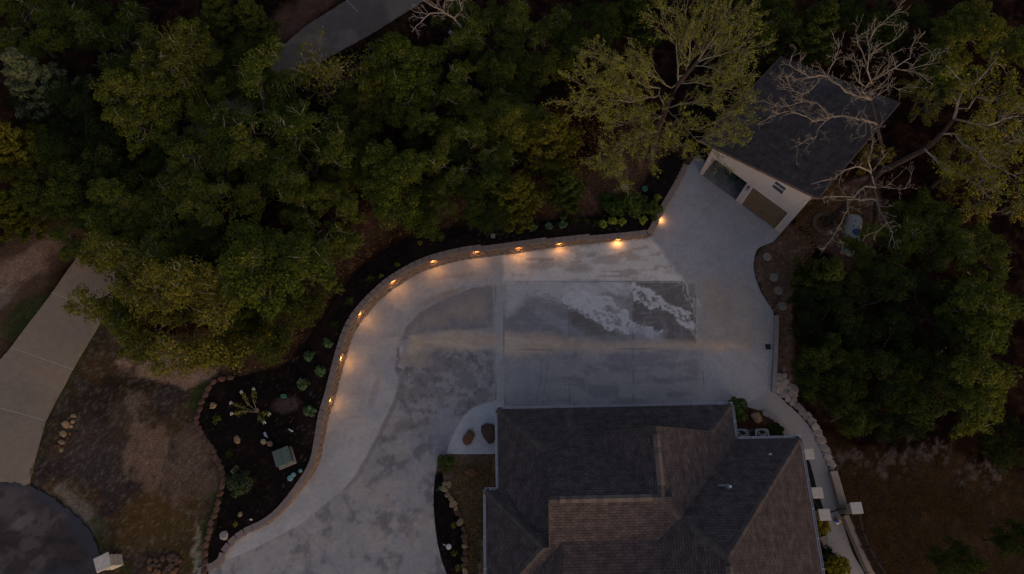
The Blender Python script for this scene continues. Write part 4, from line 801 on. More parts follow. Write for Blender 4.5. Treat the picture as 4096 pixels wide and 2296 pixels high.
for i, (x, y, r) in enumerate([(765, 553, .25), (846, 600, .22), (912, 648, .22), (972, 702, .24), (1008, 775, .27), (1060, 850, .27)]):
    stone('flagstone', P(*Z6(x, y), 0), r * .92, .12, M_flag, 660 + i, -.8, 1.15, .9, 'pale flagstone %s of the short inner row by the air conditioners' % nth(i, 6), 'flagstone', 'flagstone row on the inner path edge', top=1.02)
M_step = mat('stepping_concrete', (.19, .17, .145), .9, scale=3, col2=(.14, .13, .115), bump=.3, fine=.15)
for (u, v), lab in (((3068, 1028), 'uppermost round stepping stone in the red gravel'), ((3095, 1110), 'second round stepping stone from the top in the red gravel'), ((3113, 1163), 'third round stepping stone, with a dark spot at its centre'), ((3129, 1225), 'lowest round stepping stone in the red gravel beside the kerb wall')):
    s_ = MB().lathe([(.27, -.05), (.285, .02), (.27, .045), (.02, .05)], 28).build('stepping_stone', M_step, None, P(u, v, .0)); tag(s_, lab, 'stepping stone', 'round stepping stones')

# ---------------------------------------------------------------- utilities in the left bed
M_tr = mat('grey_green_steel', (.075, .105, .092), .55, scale=2, col2=(.06, .088, .078), spec=.4, fine=.05)
ta = [P(1097, 1813, .85), P(1154, 1790, .85), P(1175, 1846, .85), P(1118, 1867, .85)]; tc_ = sum(ta, Vector()) / 4; ang = math.atan2(ta[1].y - ta[0].y, ta[1].x - ta[0].x)
tz = float(hout(tc_.x, tc_.y)) + .05
tr = empty('transformer', (tc_.x, tc_.y, tz), ang, 'grey green electrical transformer cabinet in the mulch bed', 'transformer')
MB().box((0, 0, .02), (1.0, 1.02, .1)).build('pad', M_flag2, tr, bevel=.01)
MB().box((0, 0, .36), (.82, .84, .6)).build('cabinet', M_tr, tr, bevel=.015)
MB().box((0, .0, .685), (.9, .9, .05)).box((0, 0, .713), (.03, .86, .012)).build('lid', M_tr, tr, bevel=.01)
MB().box((0, -.425, .34), (.03, .01, .5)).box((.12, -.43, .4), (.03, .03, .12)).build('door_seam', M_bronze, tr)
ub = empty('utility_box', G(1138, 1587, .05), R(5), 'small bright green utility box between two round shrubs in the mulch', 'utility box')
M_grn = mat('bright_green_plastic', (.02, .13, .075), .5, scale=3, col2=(.018, .10, .06)); MB().box((0, 0, .12), (.25, .18, .24), taper=.9).build('body', M_grn, ub, bevel=.01); MB().box((0, 0, .25), (.28, .2, .03)).build('lid', M_grn, ub, bevel=.006)
def disc(name, loc, r, m, lab, cat, h=.07, grp=None):
    o = empty(name, loc, 0, lab, cat, grp); MB().lathe([(r, -.08), (r, h * .7), (r * .95, h * .85)], 24).build('ring', m, o); MB().lathe([(r * .9, h * .8), (r * .88, h), (r * .2, h * 1.12), (.01, h * 1.12)], 24).build('lid', m, o); return o
M_teal = mat('teal_plastic', (.10, .24, .25), .5, scale=3, col2=(.08, .19, .20)); M_bglid = mat('beige_green_plastic', (.19, .19, .12), .6, scale=4, col2=(.15, .15, .09))
M_dgrn = mat('dark_green_lid', (.015, .09, .05), .5, scale=3, col2=(.012, .07, .04)); M_gry = mat('grey_blue_plastic', (.085, .10, .11), .55, scale=3, col2=(.06, .075, .085))
disc('cleanout_cap', G(1056, 1767, .06), .15, M_bglid, 'round beige green lid standing beside the orange ringed grey lid', 'lid', .2)
gl = disc('cleanout_cap', G(1081, 1775, .06), .16, M_gry, 'grey blue lid with an orange loop on top', 'lid', .12)
M_or = mat('orange_plastic', (.42, .12, .05), .5, scale=4); MB().tube([(.09 * math.cos(a), .09 * math.sin(a), .22 + .02 * math.sin(3 * a)) for a in np.linspace(0, 6.2, 12)], .022, 6).tube([(.05, .06, .1), (.08, .02, .22)], .018, 6).build('loop', M_or, gl)
disc('valve_lid', G(1202, 1883, .06), .10, M_teal, 'smaller single teal lid close to the wall cap below the transformer', 'lid')
disc('valve_lid', G(1161, 1913, .06), .16, M_teal, 'larger lower left lid of the touching teal pair', 'lid'); disc('valve_lid', G(1174, 1899, .06), .13, M_teal, 'smaller upper right lid of the touching teal pair', 'lid')
disc('valve_lid', G(2579, 755, .06), .2, M_dgrn, 'dark green round lid in the mulch near the garage end of the wall', 'lid')
disc('valve_lid', P(1761, 1953, 0), .12, M_dgrn, 'small green round lid in the black mulch beside the tan edging left of the house', 'lid')
fl = disc('flood_light', P(1795, 2187, .02), .15, M_pvc, 'small round pale fitting with a stub arm in the black mulch left of the house', 'fitting', .12); MB().tube([(-.12, .05, .04), (-.3, .12, .05)], .03, 8).build('arm', M_pvc, fl)
pp = MB().tube([(0, 0, .05), (.14, -.08, .07), (.26, -.13, .06)], .04, 10).build('pipe', M_pvc, None, G(1156, 1717, .05)); tag(pp, 'short white pipe end lying in the mulch near the wall', 'pipe')
pt = MB().box((0, 0, .05), (.14, .24, .06)).tube([(0, -.1, .05), (.05, -.24, .04)], .03, 8).build('tag_marker', mat('pale_lilac_plastic', (.36, .36, .45), .6), None, G(1062, 1738, .05), R(30), bevel=0); tag(pt, 'small pale lilac marker above the two round lids', 'marker')
pt = MB().tube([(0, 0, .06), (.12, -.03, .06)], .05, 10).build('cap', M_pvc, None, G(1001, 2077, .05)); tag(pt, 'tiny white cap near the lowest curve of the wall', 'cap')
jb = empty('junction_box', G(1972, 946, .05), R(2), 'small grey square junction box in the mulch above the wall', 'junction box'); MB().box((0, 0, .06), (.24, .22, .16)).build('body', M_gry, jb, bevel=.01); MB().box((0, 0, .15), (.27, .25, .025)).build('lid', mat('light_grey_lid', (.20, .21, .21), .6), jb, bevel=.005)
# drain
dg = empty('drain_grate', P(3072, 1387, .004), R(2), 'dark square drain grate in the concrete at the right edge of the driveway', 'drain')
m_ = MB()
for x in (-.15, .15): m_.box((x, 0, .0), (.03, .33, .014))
for y in (-.15, .15): m_.box((0, y, 0), (.27, .03, .014))
m_.build('frame', M_bronze, dg); m_ = MB(); [m_.box((-.12 + .04 * i, 0, -.001), (.018, .27, .01)) for i in range(7)]; m_.box((0, 0, -.001), (.26, .018, .0095)); m_.build('bars', M_bronze, dg); MB().box((0, 0, -.002), (.28, .28, .003)).build('sump', mat('black_hole', (.006, .006, .006), 1), dg)
# propane tank
M_tank = mat('white_painted_steel', (.25, .29, .30), .45, scale=1.5, col2=(.21, .25, .26), spec=.5, fine=.03)
a, b = P(3420, 875, .85), P(3405, 1000, .85); d = (b - a).normalized(); tk = empty('propane_tank', ((a.x + b.x) / 2, (a.y + b.y) / 2, float(-.05)), math.atan2(d.y, d.x), 'white horizontal propane tank with a blue lid behind the garage', 'propane tank')
prof = [(-1.45, .02)] + [(-1.45 + .42 * (1 - math.cos(t)), .5 * math.sin(t)) for t in np.linspace(.15, math.pi / 2, 7)] ; prof += [(-x, r) for x, r in reversed(prof)]
vs = []; k = 28
for x, r in prof:
    for j in range(k): t = 2 * math.pi * j / k; vs.append((x, r * math.cos(t), .78 + r * math.sin(t)))
mb = MB(); mb.add(vs, [(i * k + j, (i + 1) * k + j, (i + 1) * k + (j + 1) % k, i * k + (j + 1) % k) for i in range(len(prof) - 1) for j in range(k)] + [tuple(range(k)), tuple(reversed(range((len(prof) - 1) * k, len(prof) * k)))]); mb.build('tank_body', M_tank, tk, smooth=True)
MB().lathe([(.19, 0), (.2, .12), (.16, .2), (.05, .23)], 22, (.02, .0, 1.24)).build('valve_dome', mat('blue_dome', (.01, .07, .30), .4, scale=2, col2=(.008, .06, .26), spec=.5), tk)
for x, y in ((-.75, -.1), (-.42, .12), (-.38, -.2)): MB().lathe([(.035, 0), (.035, .06), (.02, .08)], 10, (x, y, 1.25)).build('fitting', M_bronze, tk)
for x in (-.95, .95): MB().box((x, 0, .16), (.16, .7, .34)).build('saddle', M_flag2, tk, bevel=.01)
# brick tree ring
m_ = MB(); ring_c = P(3298, 894, .15); ring_c.z = -.05
for c_ in range(2):
    for i in range(16):
        a = 2 * math.pi * (i + .5 * c_) / 16; m_.box((.66 * math.cos(a), .66 * math.sin(a), .07 + c_ * .12), (.22, .235, .115), a)
trg = m_.build('tree_ring', mat('dusty_brick', (.13, .085, .07), .9, scale=4, col2=(.09, .062, .055), fine=.15), None, ring_c); tag(trg, 'round brick planter ring at the foot of a big oak right of the garage', 'planter ring')
# ---------------------------------------------------------------- air conditioners
M_ac = mat('grey_blue_cabinet', (.13, .155, .19), .5, scale=2, col2=(.11, .135, .165), spec=.4); M_blk = mat('black_void', (.01, .01, .011), .9)
for (u, v), lab in (((2965, 1738), 'left air conditioning unit tucked in the corner of the roof'), ((3049, 1737), 'right air conditioning unit, next to the dark bush')):
    p = P(u, v, .92); p.y -= .08; ac = empty('air_conditioner', (p.x, p.y, -.02), R(1.2), lab, 'air conditioner', 'air conditioning units'); sz = .8
    MB().box((0, 0, .03), (.95, .95, .07)).build('pad', M_flag2, ac, bevel=.01)
    m_ = MB(); m_.box((0, 0, .48), (.74, .74, .84)); m_.build('coil_body', mat('dark_coil', (.05, .055, .06), .7, scale=20), ac, bevel=.03)
    m_ = MB(); k = 32; vs = []
    for z in (.9, .955):
        for j in range(k):
            t = 2 * math.pi * j / k; c_, s_ = math.cos(t), math.sin(t); e = (abs(c_) ** 6 + abs(s_) ** 6) ** (-1 / 6); vs.append((sz / 2 * c_ * e, sz / 2 * s_ * e, z))
        for j in range(k): t = 2 * math.pi * j / k; vs.append((.31 * math.cos(t), .31 * math.sin(t), z))
    fs = []
    for j in range(k):
        n_ = (j + 1) % k; o_, i_, O2, I2 = 0, k, 2 * k, 3 * k
        fs += [(O2 + j, O2 + n_, I2 + n_, I2 + j), (o_ + n_, o_ + j, i_ + j, i_ + n_), (o_ + j, o_ + n_, O2 + n_, O2 + j), (i_ + n_, i_ + j, I2 + j, I2 + n_)]
    m_.add(vs, fs); m_.build('top_cover', M_ac, ac)
    MB().lathe([(.3, .0), (.3, .01)], 24, (0, 0, .903)).build('fan_well', M_blk, ac)
    f = MB()
    for j in range(3):
        a = j * 2.09 + .4 * (u > 3000); f.add([(.05 * math.cos(a), .05 * math.sin(a), .925), (.27 * math.cos(a - .35), .27 * math.sin(a - .35), .93), (.28 * math.cos(a + .3), .28 * math.sin(a + .3), .945), (.07 * math.cos(a + .9), .07 * math.sin(a + .9), .935)], [(0, 1, 2, 3)])
    fan = f.build('fan_blade', mat('fan_metal', (.16, .17, .17), .5), ac); MB().lathe([(.09, .915), (.09, .95), (.03, .96)], 16).build('hub', M_ac, fan)
# ---------------------------------------------------------------- porch pillars, fences, gate, ball
M_iron = mat('dark_red_iron', (.035, .018, .016), .5, scale=6, spec=.5); M_stc = mat('cream_stone', (.34, .30, .24), .9, scale=4, col2=(.26, .23, .18), bump=.6, fine=.12, fscale=20)
PIL = [((3233, 1816), .66, .56, 'upper stone pillar with a white cap, nearest the roof corner'), ((3271, 1971), .6, .58, 'middle stone pillar with a white cap beside the path'), ((3300, 2059), .62, .6, 'lower stone pillar with a white cap on the house side of the gate'), ((3428, 2032), .62, .6, 'stone pillar with a white cap on the lawn side of the gate')]
pc = []
for (u, v), w, d_, lab in PIL:
    p = P(u, v, 1.72); pc.append(p); o = empty('stone_pillar', (p.x, p.y, -.05), R(3), lab, 'pillar', 'white capped stone pillars')
    MB().box((0, 0, .82), (w - .12, d_ - .1, 1.66)).build('shaft', M_stc, o, bevel=.015); MB().box((0, 0, 1.71), (w, d_, .1)).build('cap', M_lime, o, bevel=.012)
def fence(a, b, h0, h1, lab, n, cat='fence', name='iron_fence', posts=True, loc_z=0, m=None):
    m = m or M_iron; a, b = Vector((a[0], a[1], 0)), Vector((b[0], b[1], 0)); d = b - a; L = d.length; o = empty(name, (a.x, a.y, loc_z), math.atan2(d.y, d.x), lab, cat)
    for z in (h0, h1, h1 - .12):
        MB().box((L / 2, 0, z), (L, .035, .035)).build('rail', m, o)
    for i in range(n): MB().box((L * (i + .5) / n, 0, (h0 + h1) / 2), (.018, .018, h1 - h0 - .04)).build('picket', m, o)
    if posts:
        for x in (0, L): MB().box((x, 0, h1 / 2 + .02), (.06, .06, h1 + .06)).build('post', m, o)
    return o
fence((pc[0].x, pc[0].y - .28), (pc[1].x, pc[1].y + .3), .12, 1.05, 'dark iron railing between the upper and middle white capped pillars', 18)
fence((pc[1].x, pc[1].y - .3), (pc[2].x, pc[2].y + .3), .12, 1.05, 'dark iron railing between the middle and lower white capped pillars', 10)
gt = fence((pc[2].x + .34, pc[2].y + .05), (pc[3].x - .3, pc[3].y), .15, .98, 'dark iron garden gate across the path between two pillars', 10, 'gate', 'iron_gate')
st = MB().prism([(pc[2].x - .3, pc[2].y - .22), (pc[2].x - 1.2, pc[2].y - .25), (pc[2].x - 1.2, pc[2].y + .2), (pc[2].x - .3, pc[2].y + .22)], -.05, .95).build('porch_wall', M_beige, bevel=.01); tag(st, 'short beige stub wall joining the lower pillar to the house', 'wall')
pf = [P(3385, 2064), P(3400, 2130), P(3422, 2188), P(3450, 2240), P(3490, 2300)]
for i, lab in enumerate(('uppermost section of the iron fence on the narrow garden wall', 'second section of the iron fence, above the thick post', 'third section of the iron fence below the thick post', 'lowest section of the iron fence at the bottom edge of the photo')):
    a, b = pf[i], pf[i + 1]; fence((a.x + .12, a.y), (b.x + .12, b.y), .06, .95, lab, 9, loc_z=.4)
for sgn, y_ in ((1, 0), ):
    pass
dbed = MB().prism([(pc[0].x - 1.0, pc[0].y - .2), (pc[0].x + .68, pc[0].y - .3), (pc[2].x + .72, pc[2].y + .35), (pc[2].x - 1.0, pc[2].y + .2)], -.06, .02).build('planting_strip', M_blk); struct(dbed)
# beach ball with coloured gores
ball = empty('beach_ball', P(3351, 2085, .16), .4, 'colourful beach ball on the path below the gate', 'ball'); r_ = .17; ball.rotation_euler = (.9, .5, .3)
cols = [(.55, .05, .03), (.6, .38, .02), (.02, .07, .35), (.6, .6, .58), (.02, .25, .06), (.6, .38, .02)]
for i, c_ in enumerate(cols):
    mb = MB(); vs = []; m = 5
    for a_ in range(m + 1):
        th_ = (i + a_ / m) * math.pi / 3
        for b_ in range(11): ph = math.pi * b_ / 10; vs.append((r_ * math.sin(ph) * math.cos(th_), r_ * math.sin(ph) * math.sin(th_), r_ * math.cos(ph)))
    mb.add(vs, [(a_ * 11 + b_, a_ * 11 + b_ + 1, (a_ + 1) * 11 + b_ + 1, (a_ + 1) * 11 + b_) for a_ in range(m) for b_ in range(10)]); mb.build('panel', mat('ball_%s' % 'abcdef'[i], c_, .4, spec=.5, col2=c_), ball, smooth=True)
# ---------------------------------------------------------------- stone mailbox pillar lower left
pq = [P(376, 2236, 1.45), P(435, 2211, 1.45), P(446, 2258, 1.45), P(392, 2294, 1.45)]; c_ = sum(pq, Vector()) / 4
mp = empty('stone_pillar', (c_.x, c_.y, .1), R(24), 'pale limestone pillar with a rough cap at the lower left beside the asphalt', 'pillar')
MB().box((0, 0, .66), (.62, .60, 1.34), rnd=.02, rg=rg).build('shaft', M_lime, mp, bevel=.02); MB().box((0, 0, 1.38), (.80, .76, .12), rnd=.025, rg=rg).build('cap', M_lime, mp, bevel=.02)
MB().box((0, 0, .5), (.66, .64, .05)).box((0, 0, .95), (.655, .635, .04)).build('course_band', M_stc, mp)

# ---------------------------------------------------------------- trees: skeleton of limbs, then leaf clusters on the twig ends
def vrand(r): 
    v = Vector((r.gauss(0, 1), r.gauss(0, 1), r.gauss(0, 1))); return v.normalized()
def grow(r, p, d, L, rad, lev, P_, tubes, tips, mi=0):
    """one branch as a crooked polyline; children along it"""
    n = max(3, int(L / P_['seg'])); pts = [p.copy()]; rr = [rad]; d = d.normalized()
    for i in range(n):
        d = (d + vrand(r) * P_['crook'] * (1 if lev else .25) + Vector((0, 0, P_['lift'] * (1 if lev else 0)))).normalized()
        p = p + d * (L / n); pts.append(p.copy()); rr.append(rad * (1 - .72 * (i + 1) / n) if lev else rad * (1 - .45 * (i + 1) / n))
    tubes.append((pts, rr, lev))
    if lev >= P_['levels']:
        tips.append((pts[-1], d)); 
        if n > 3: tips.append((pts[n // 2 + 1], d))
        return
    k = P_['kids'][lev]; t0 = P_['start'][lev]
    for j in range(k):
        t = t0 + (1 - t0) * (j + r.uniform(.1, .9)) / k; i = min(int(t * n), n - 1); q = pts[i].lerp(pts[i + 1], t * n - i)
        ax = (pts[i + 1] - pts[i]).normalized(); s_ = vrand(r); s_ = (s_ - ax * s_.dot(ax)).normalized()
        ang = R(r.uniform(*P_['ang'][lev])); nd = ax * math.cos(ang) + s_ * math.sin(ang)
        if lev == 0: az = 2.4 * j + r.uniform(-.4, .4); e = R(r.uniform(*P_['elev'])); nd = Vector((math.cos(az) * math.cos(e), math.sin(az) * math.cos(e), math.sin(e)))
        grow(r, q, nd, P_['len'][lev + 1] * r.uniform(.7, 1.2) * (1 - .35 * t if lev else 1), rr[i] * P_['thin'], lev + 1, P_, tubes, tips)
    tips.append((pts[-1], d))
def tubes_mesh(name, tubes, mats, sides=(7, 5, 4, 3, 3), thr=2):
    vs = []; fs = []; mi = []; base = 0
    for pts, rr, lev in tubes:
        k = sides[min(lev, 4)]; n = len(pts)
        for i, p in enumerate(pts):
            d = (pts[min(i + 1, n - 1)] - pts[max(i - 1, 0)]).normalized(); a = d.cross(Vector((0, 0, 1)) if abs(d.z) < .95 else Vector((1, 0, 0))).normalized(); b = d.cross(a)
            for j in range(k): t = 2 * math.pi * j / k; vs.append(p + (a * math.cos(t) + b * math.sin(t)) * max(rr[i], .008))
        for i in range(n - 1):
            for j in range(k): fs.append((base + i * k + j, base + (i + 1) * k + j, base + (i + 1) * k + (j + 1) % k, base + i * k + (j + 1) % k)); mi.append(1 if lev >= thr and len(mats) > 1 else 0)
        base += n * k
    me = bpy.data.meshes.new(name); me.from_pydata([tuple(v) for v in vs], [], fs)
    for m in mats: me.materials.append(m)
    me.polygons.foreach_set('material_index', mi); return me
def leaves_mesh(name, tips, per, rx, rz, size, m, seed, up_=.7, lone=1.7, flat=.6, droop=0):
    g = np.random.default_rng(seed); T = np.array([tuple(t[0]) for t in tips]); n = len(T); cl = g.random(n)
    ctr = np.repeat(T, per, 0); c_ = np.repeat(cl, per)
    v = g.normal(size=(n * per, 3)); v /= np.linalg.norm(v, axis=1)[:, None]; v[:, 2] = np.where(v[:, 2] < -.2, -v[:, 2], v[:, 2])
    sz = np.repeat(.65 + .7 * g.random(n), per)[:, None]; rad = (.45 + .55 * g.random(n * per) ** .5)[:, None] * sz
    pos = ctr + v * rad * np.array([rx, rx, rz]); pos[:, 2] -= droop * (1 - v[:, 2])
    nr = v * .7 + np.array([0, 0, up_]) + g.normal(size=v.shape) * flat; nr /= np.linalg.norm(nr, axis=1)[:, None]
    t = np.cross(nr, g.normal(size=v.shape)); t /= np.linalg.norm(t, axis=1)[:, None]; b = np.cross(nr, t); s_ = (size * (.6 + .8 * g.random(n * per)))[:, None]
    V = np.stack([pos - t * s_ * lone / 2, pos + b * s_ / 2 + nr * s_ * .12, pos + t * s_ * lone / 2, pos - b * s_ / 2 + nr * s_ * .12], 1).reshape(-1, 3)
    me = bpy.data.meshes.new(name); N_ = n * per; me.vertices.add(4 * N_); me.vertices.foreach_set('co', V.ravel()); me.loops.add(4 * N_); me.loops.foreach_set('vertex_index', np.arange(4 * N_, dtype=np.int32))
    me.polygons.add(N_); me.polygons.foreach_set('loop_start', np.arange(0, 4 * N_, 4, dtype=np.int32)); me.polygons.foreach_set('loop_total', np.full(N_, 4, np.int32)); me.update(calc_edges=True)
    a = me.attributes.new('rnd', 'FLOAT', 'FACE'); a.data.foreach_set('value', g.random(N_).astype(np.float32)); a = me.attributes.new('clump', 'FLOAT', 'FACE'); a.data.foreach_set('value', (c_ * .7 + .3 * np.clip(v[:, 2], 0, 1)).astype(np.float32))  # clump tone with top light painted in: upper leaves of each tuft lighter
    me.materials.append(m); return me
M_bark = mat('dark_bark', (.045, .030, .025), .95, scale=8, col2=(.025, .017, .015), bump=.5, fine=.2, fscale=30)
M_twig = mat('pale_lichen_twig', (.25, .225, .17), .9, scale=2, col2=(.09, .08, .06))
M_bare = mat('pale_bare_branch', (.235, .20, .16), .9, scale=3, col2=(.12, .095, .075), fine=.15)
M_gbare = mat('grey_bare_branch', (.21, .18, .17), .9, scale=4, col2=(.13, .11, .105))
M_twig2 = mat('olive_grey_twig', (.19, .17, .115), .9, scale=2, col2=(.09, .078, .055))
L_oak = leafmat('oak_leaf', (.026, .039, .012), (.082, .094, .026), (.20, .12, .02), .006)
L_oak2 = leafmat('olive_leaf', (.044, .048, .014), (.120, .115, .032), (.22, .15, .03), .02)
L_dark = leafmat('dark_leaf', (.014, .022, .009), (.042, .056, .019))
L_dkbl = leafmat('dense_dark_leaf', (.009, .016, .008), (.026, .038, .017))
L_yel = leafmat('yellow_green_leaf', (.085, .080, .016), (.20, .165, .035), (.25, .16, .03), .06)
L_elm = leafmat('bright_olive_leaf', (.078, .090, .018), (.205, .20, .048), (.24, .19, .04), .05)
L_gold = leafmat('gold_leaf', (.12, .085, .015), (.26, .17, .03), (.09, .09, .02), .3)
L_ced = leafmat('cedar_leaf', (.022, .036, .014), (.062, .076, .030))
L_silv = leafmat('silver_cedar_leaf', (.075, .090, .075), (.19, .195, .175))
L_ycd = leafmat('yellow_cedar_leaf', (.034, .042, .012), (.095, .092, .024))
OAK = dict(seg=.45, crook=.36, lift=.04, levels=3, kids=[8, 6, 6], start=[.45, .3, .2], ang=[(30, 60), (30, 65), (30, 70)], elev=(8, 62), len=[4.6, 3.4, 1.7, .9], thin=.62)
def zoff(tips, dz): return tips
KINDS = {}
def kind(name, seed, par, H, trunk_r, leafm, per, rx, rz, size, twigm, bare=0, keep=1.0, lean=None, **kw):
    """mesh pair for one tree of unit placement: base at the origin, real size in metres"""
    r = random.Random(seed); tubes, tips = [], []
    grow(r, Vector((0, 0, -.2)), Vector((0, 0, 1)) + (lean or Vector()), par['len'][0], trunk_r, 0, par, tubes, tips)
    tips = [t for t in tips if t[0].z > par['len'][0] * .45 and r.random() < keep]
    if bare:        # thin leafless twigs poking up through the crown
        top = sorted(tips, key=lambda t: -t[0].z)[:max(4, int(len(tips) * .55))]
        for t in r.sample(top, min(bare, len(top))):
            pp = t[0] + Vector((0, 0, .1)); 
            for _ in range(r.randint(1, 3)):
                d = (vrand(r) * 1.0 + Vector((0, 0, .15))).normalized(); q = pp.copy(); pts = [q.copy()]
                for _ in range(4): d = (d + vrand(r) * .55).normalized(); q = q + d * r.uniform(.12, .26); pts.append(q.copy())
                tubes.append((pts, [.024, .02, .016, .011, .008], 3))
    tm = tubes_mesh('trunk', tubes, [M_bark, twigm]); lm = leaves_mesh('crown', tips, per, rx, rz, size, leafm, seed + 7, **kw) if per else None
    zs = [t[0].z for t in tips]; rs = [math.hypot(t[0].x, t[0].y) for t in tips]; cx = sum(t[0].x for t in tips) / len(tips); cy = sum(t[0].y for t in tips) / len(tips)
    R95 = sorted(math.hypot(t[0].x - cx, t[0].y - cy) for t in tips)[int(.93 * len(tips))] + rx * .8
    KINDS[name] = (tm, lm, cx, cy, sorted(zs)[int(.7 * len(zs))], R95)
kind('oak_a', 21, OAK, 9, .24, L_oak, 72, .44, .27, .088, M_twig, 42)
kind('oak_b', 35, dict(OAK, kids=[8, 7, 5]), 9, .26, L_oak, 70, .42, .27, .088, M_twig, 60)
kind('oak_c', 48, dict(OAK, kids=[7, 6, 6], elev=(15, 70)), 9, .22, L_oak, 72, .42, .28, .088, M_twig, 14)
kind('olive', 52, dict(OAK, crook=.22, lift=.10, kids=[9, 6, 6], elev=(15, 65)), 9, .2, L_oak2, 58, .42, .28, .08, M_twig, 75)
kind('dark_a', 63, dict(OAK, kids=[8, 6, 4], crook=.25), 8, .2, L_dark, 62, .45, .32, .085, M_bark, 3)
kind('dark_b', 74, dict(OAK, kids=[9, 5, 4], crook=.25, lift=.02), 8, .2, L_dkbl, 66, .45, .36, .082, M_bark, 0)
kind('yellow', 85, dict(OAK, kids=[6, 5, 4]), 9, .24, L_yel, 44, .38, .25, .085, M_bare, 80, .85)
kind('thin', 91, dict(OAK, crook=.15, lift=.16, kids=[8, 5, 4], elev=(30, 65), len=[3.2, 3.2, 1.7, .9], seg=.4), 8, .11, L_oak2, 9, .42, .34, .09, M_twig, 10)
CED = dict(seg=.4, crook=.14, lift=.05, levels=2, kids=[44, 8], start=[.08, .25], ang=[(50, 80), (30, 55)], elev=(5, 38), len=[7.5, 2.7, .95], thin=.3)
def cedar(name, seed, lf, H=7.5, rb=2.6, per=34):
    """conical evergreen: rings of rising sprays, longest near the ground"""
    r = random.Random(seed); tubes = [([Vector((0, 0, -.2)), Vector((.05, 0, H * .5)), Vector((0, .05, H * .97))], [.17, .1, .02], 0)]; tips = []
    for j in range(74):
        t = (j + r.random()) / 74; z = H * (.06 + .9 * t); L = rb * (1 - t) ** .75 * r.uniform(.65, 1.2) + .25; az = 2.4 * j + r.uniform(-.3, .3); e = R(r.uniform(8, 40) + 35 * t); d = Vector((math.cos(az) * math.cos(e), math.sin(az) * math.cos(e), math.sin(e)))
        p = Vector((0, 0, z)); pts = [p.copy()]; n = 5
        for i in range(n): d = (d + vrand(r) * .10 + Vector((0, 0, .05))).normalized(); p = p + d * L / n; pts.append(p.copy())
        tubes.append((pts, [.035, .03, .024, .018, .012, .008], 2))
        for i in range(2, n + 1):
            tips.append((pts[i], d))
            for s_ in (-1, 1):
                sd_ = d.cross(Vector((0, 0, 1))).normalized() * s_; tips.append((pts[i] + (sd_ * .6 + d * .5) * L * .16 * (1.4 - i / n) * 1.6, d))
    KINDS[name] = (tubes_mesh('trunk', tubes, [M_bark, M_bark]), leaves_mesh('crown', tips, per, .2, .13, .085, lf, seed, lone=2.6, flat=.9, up_=.35), 0, 0, H * .55, rb * 1.02)
cedar('cedar', 5, L_ced); cedar('silver', 6, L_silv, 7.0, 2.5, 26); cedar('ycedar', 7, L_ycd, 6.5, 2.7, 26)
def tree(kname, nm, u, v, rpx, lab, hsc=None, seed=0, grp='trees of the wood', cat='tree', zc=None):
    tm, lm, cx, cy, zt, R95 = KINDS[kname]
    q = G(u, v); p0 = P(u, v, (zc or 6.5) + q.z); depth = (CAMZ - p0.z) / (_c * 1.0) if False else (Vector((0, 0, CAMZ)) - p0).dot(Vector((0, -_s, _c)))
    sc = rpx * depth / F / R95; hz = hsc or max(.55, min(1.15, sc)); top = zt * hz
    gz = 0
    for _ in range(3): p = P(u, v, top + gz); gz = float(hout(p.x, p.y))
    rr = random.Random(seed or int(u * 7 + v)); rz = rr.uniform(0, 6.28); c_, s_ = math.cos(rz), math.sin(rz)
    bx_, by_ = p.x - (cx * c_ - cy * s_) * sc, p.y - (cx * s_ + cy * c_) * sc
    o = empty(nm, (bx_, by_, gz - .05), rz, lab, cat, grp); o.scale = (sc, sc, hz)
    t = bpy.data.objects.new('trunk', tm); COL.objects.link(t); t.parent = o
    if lm: l = bpy.data.objects.new('crown', lm); COL.objects.link(l); l.parent = o
    return o
f2 = 1.59
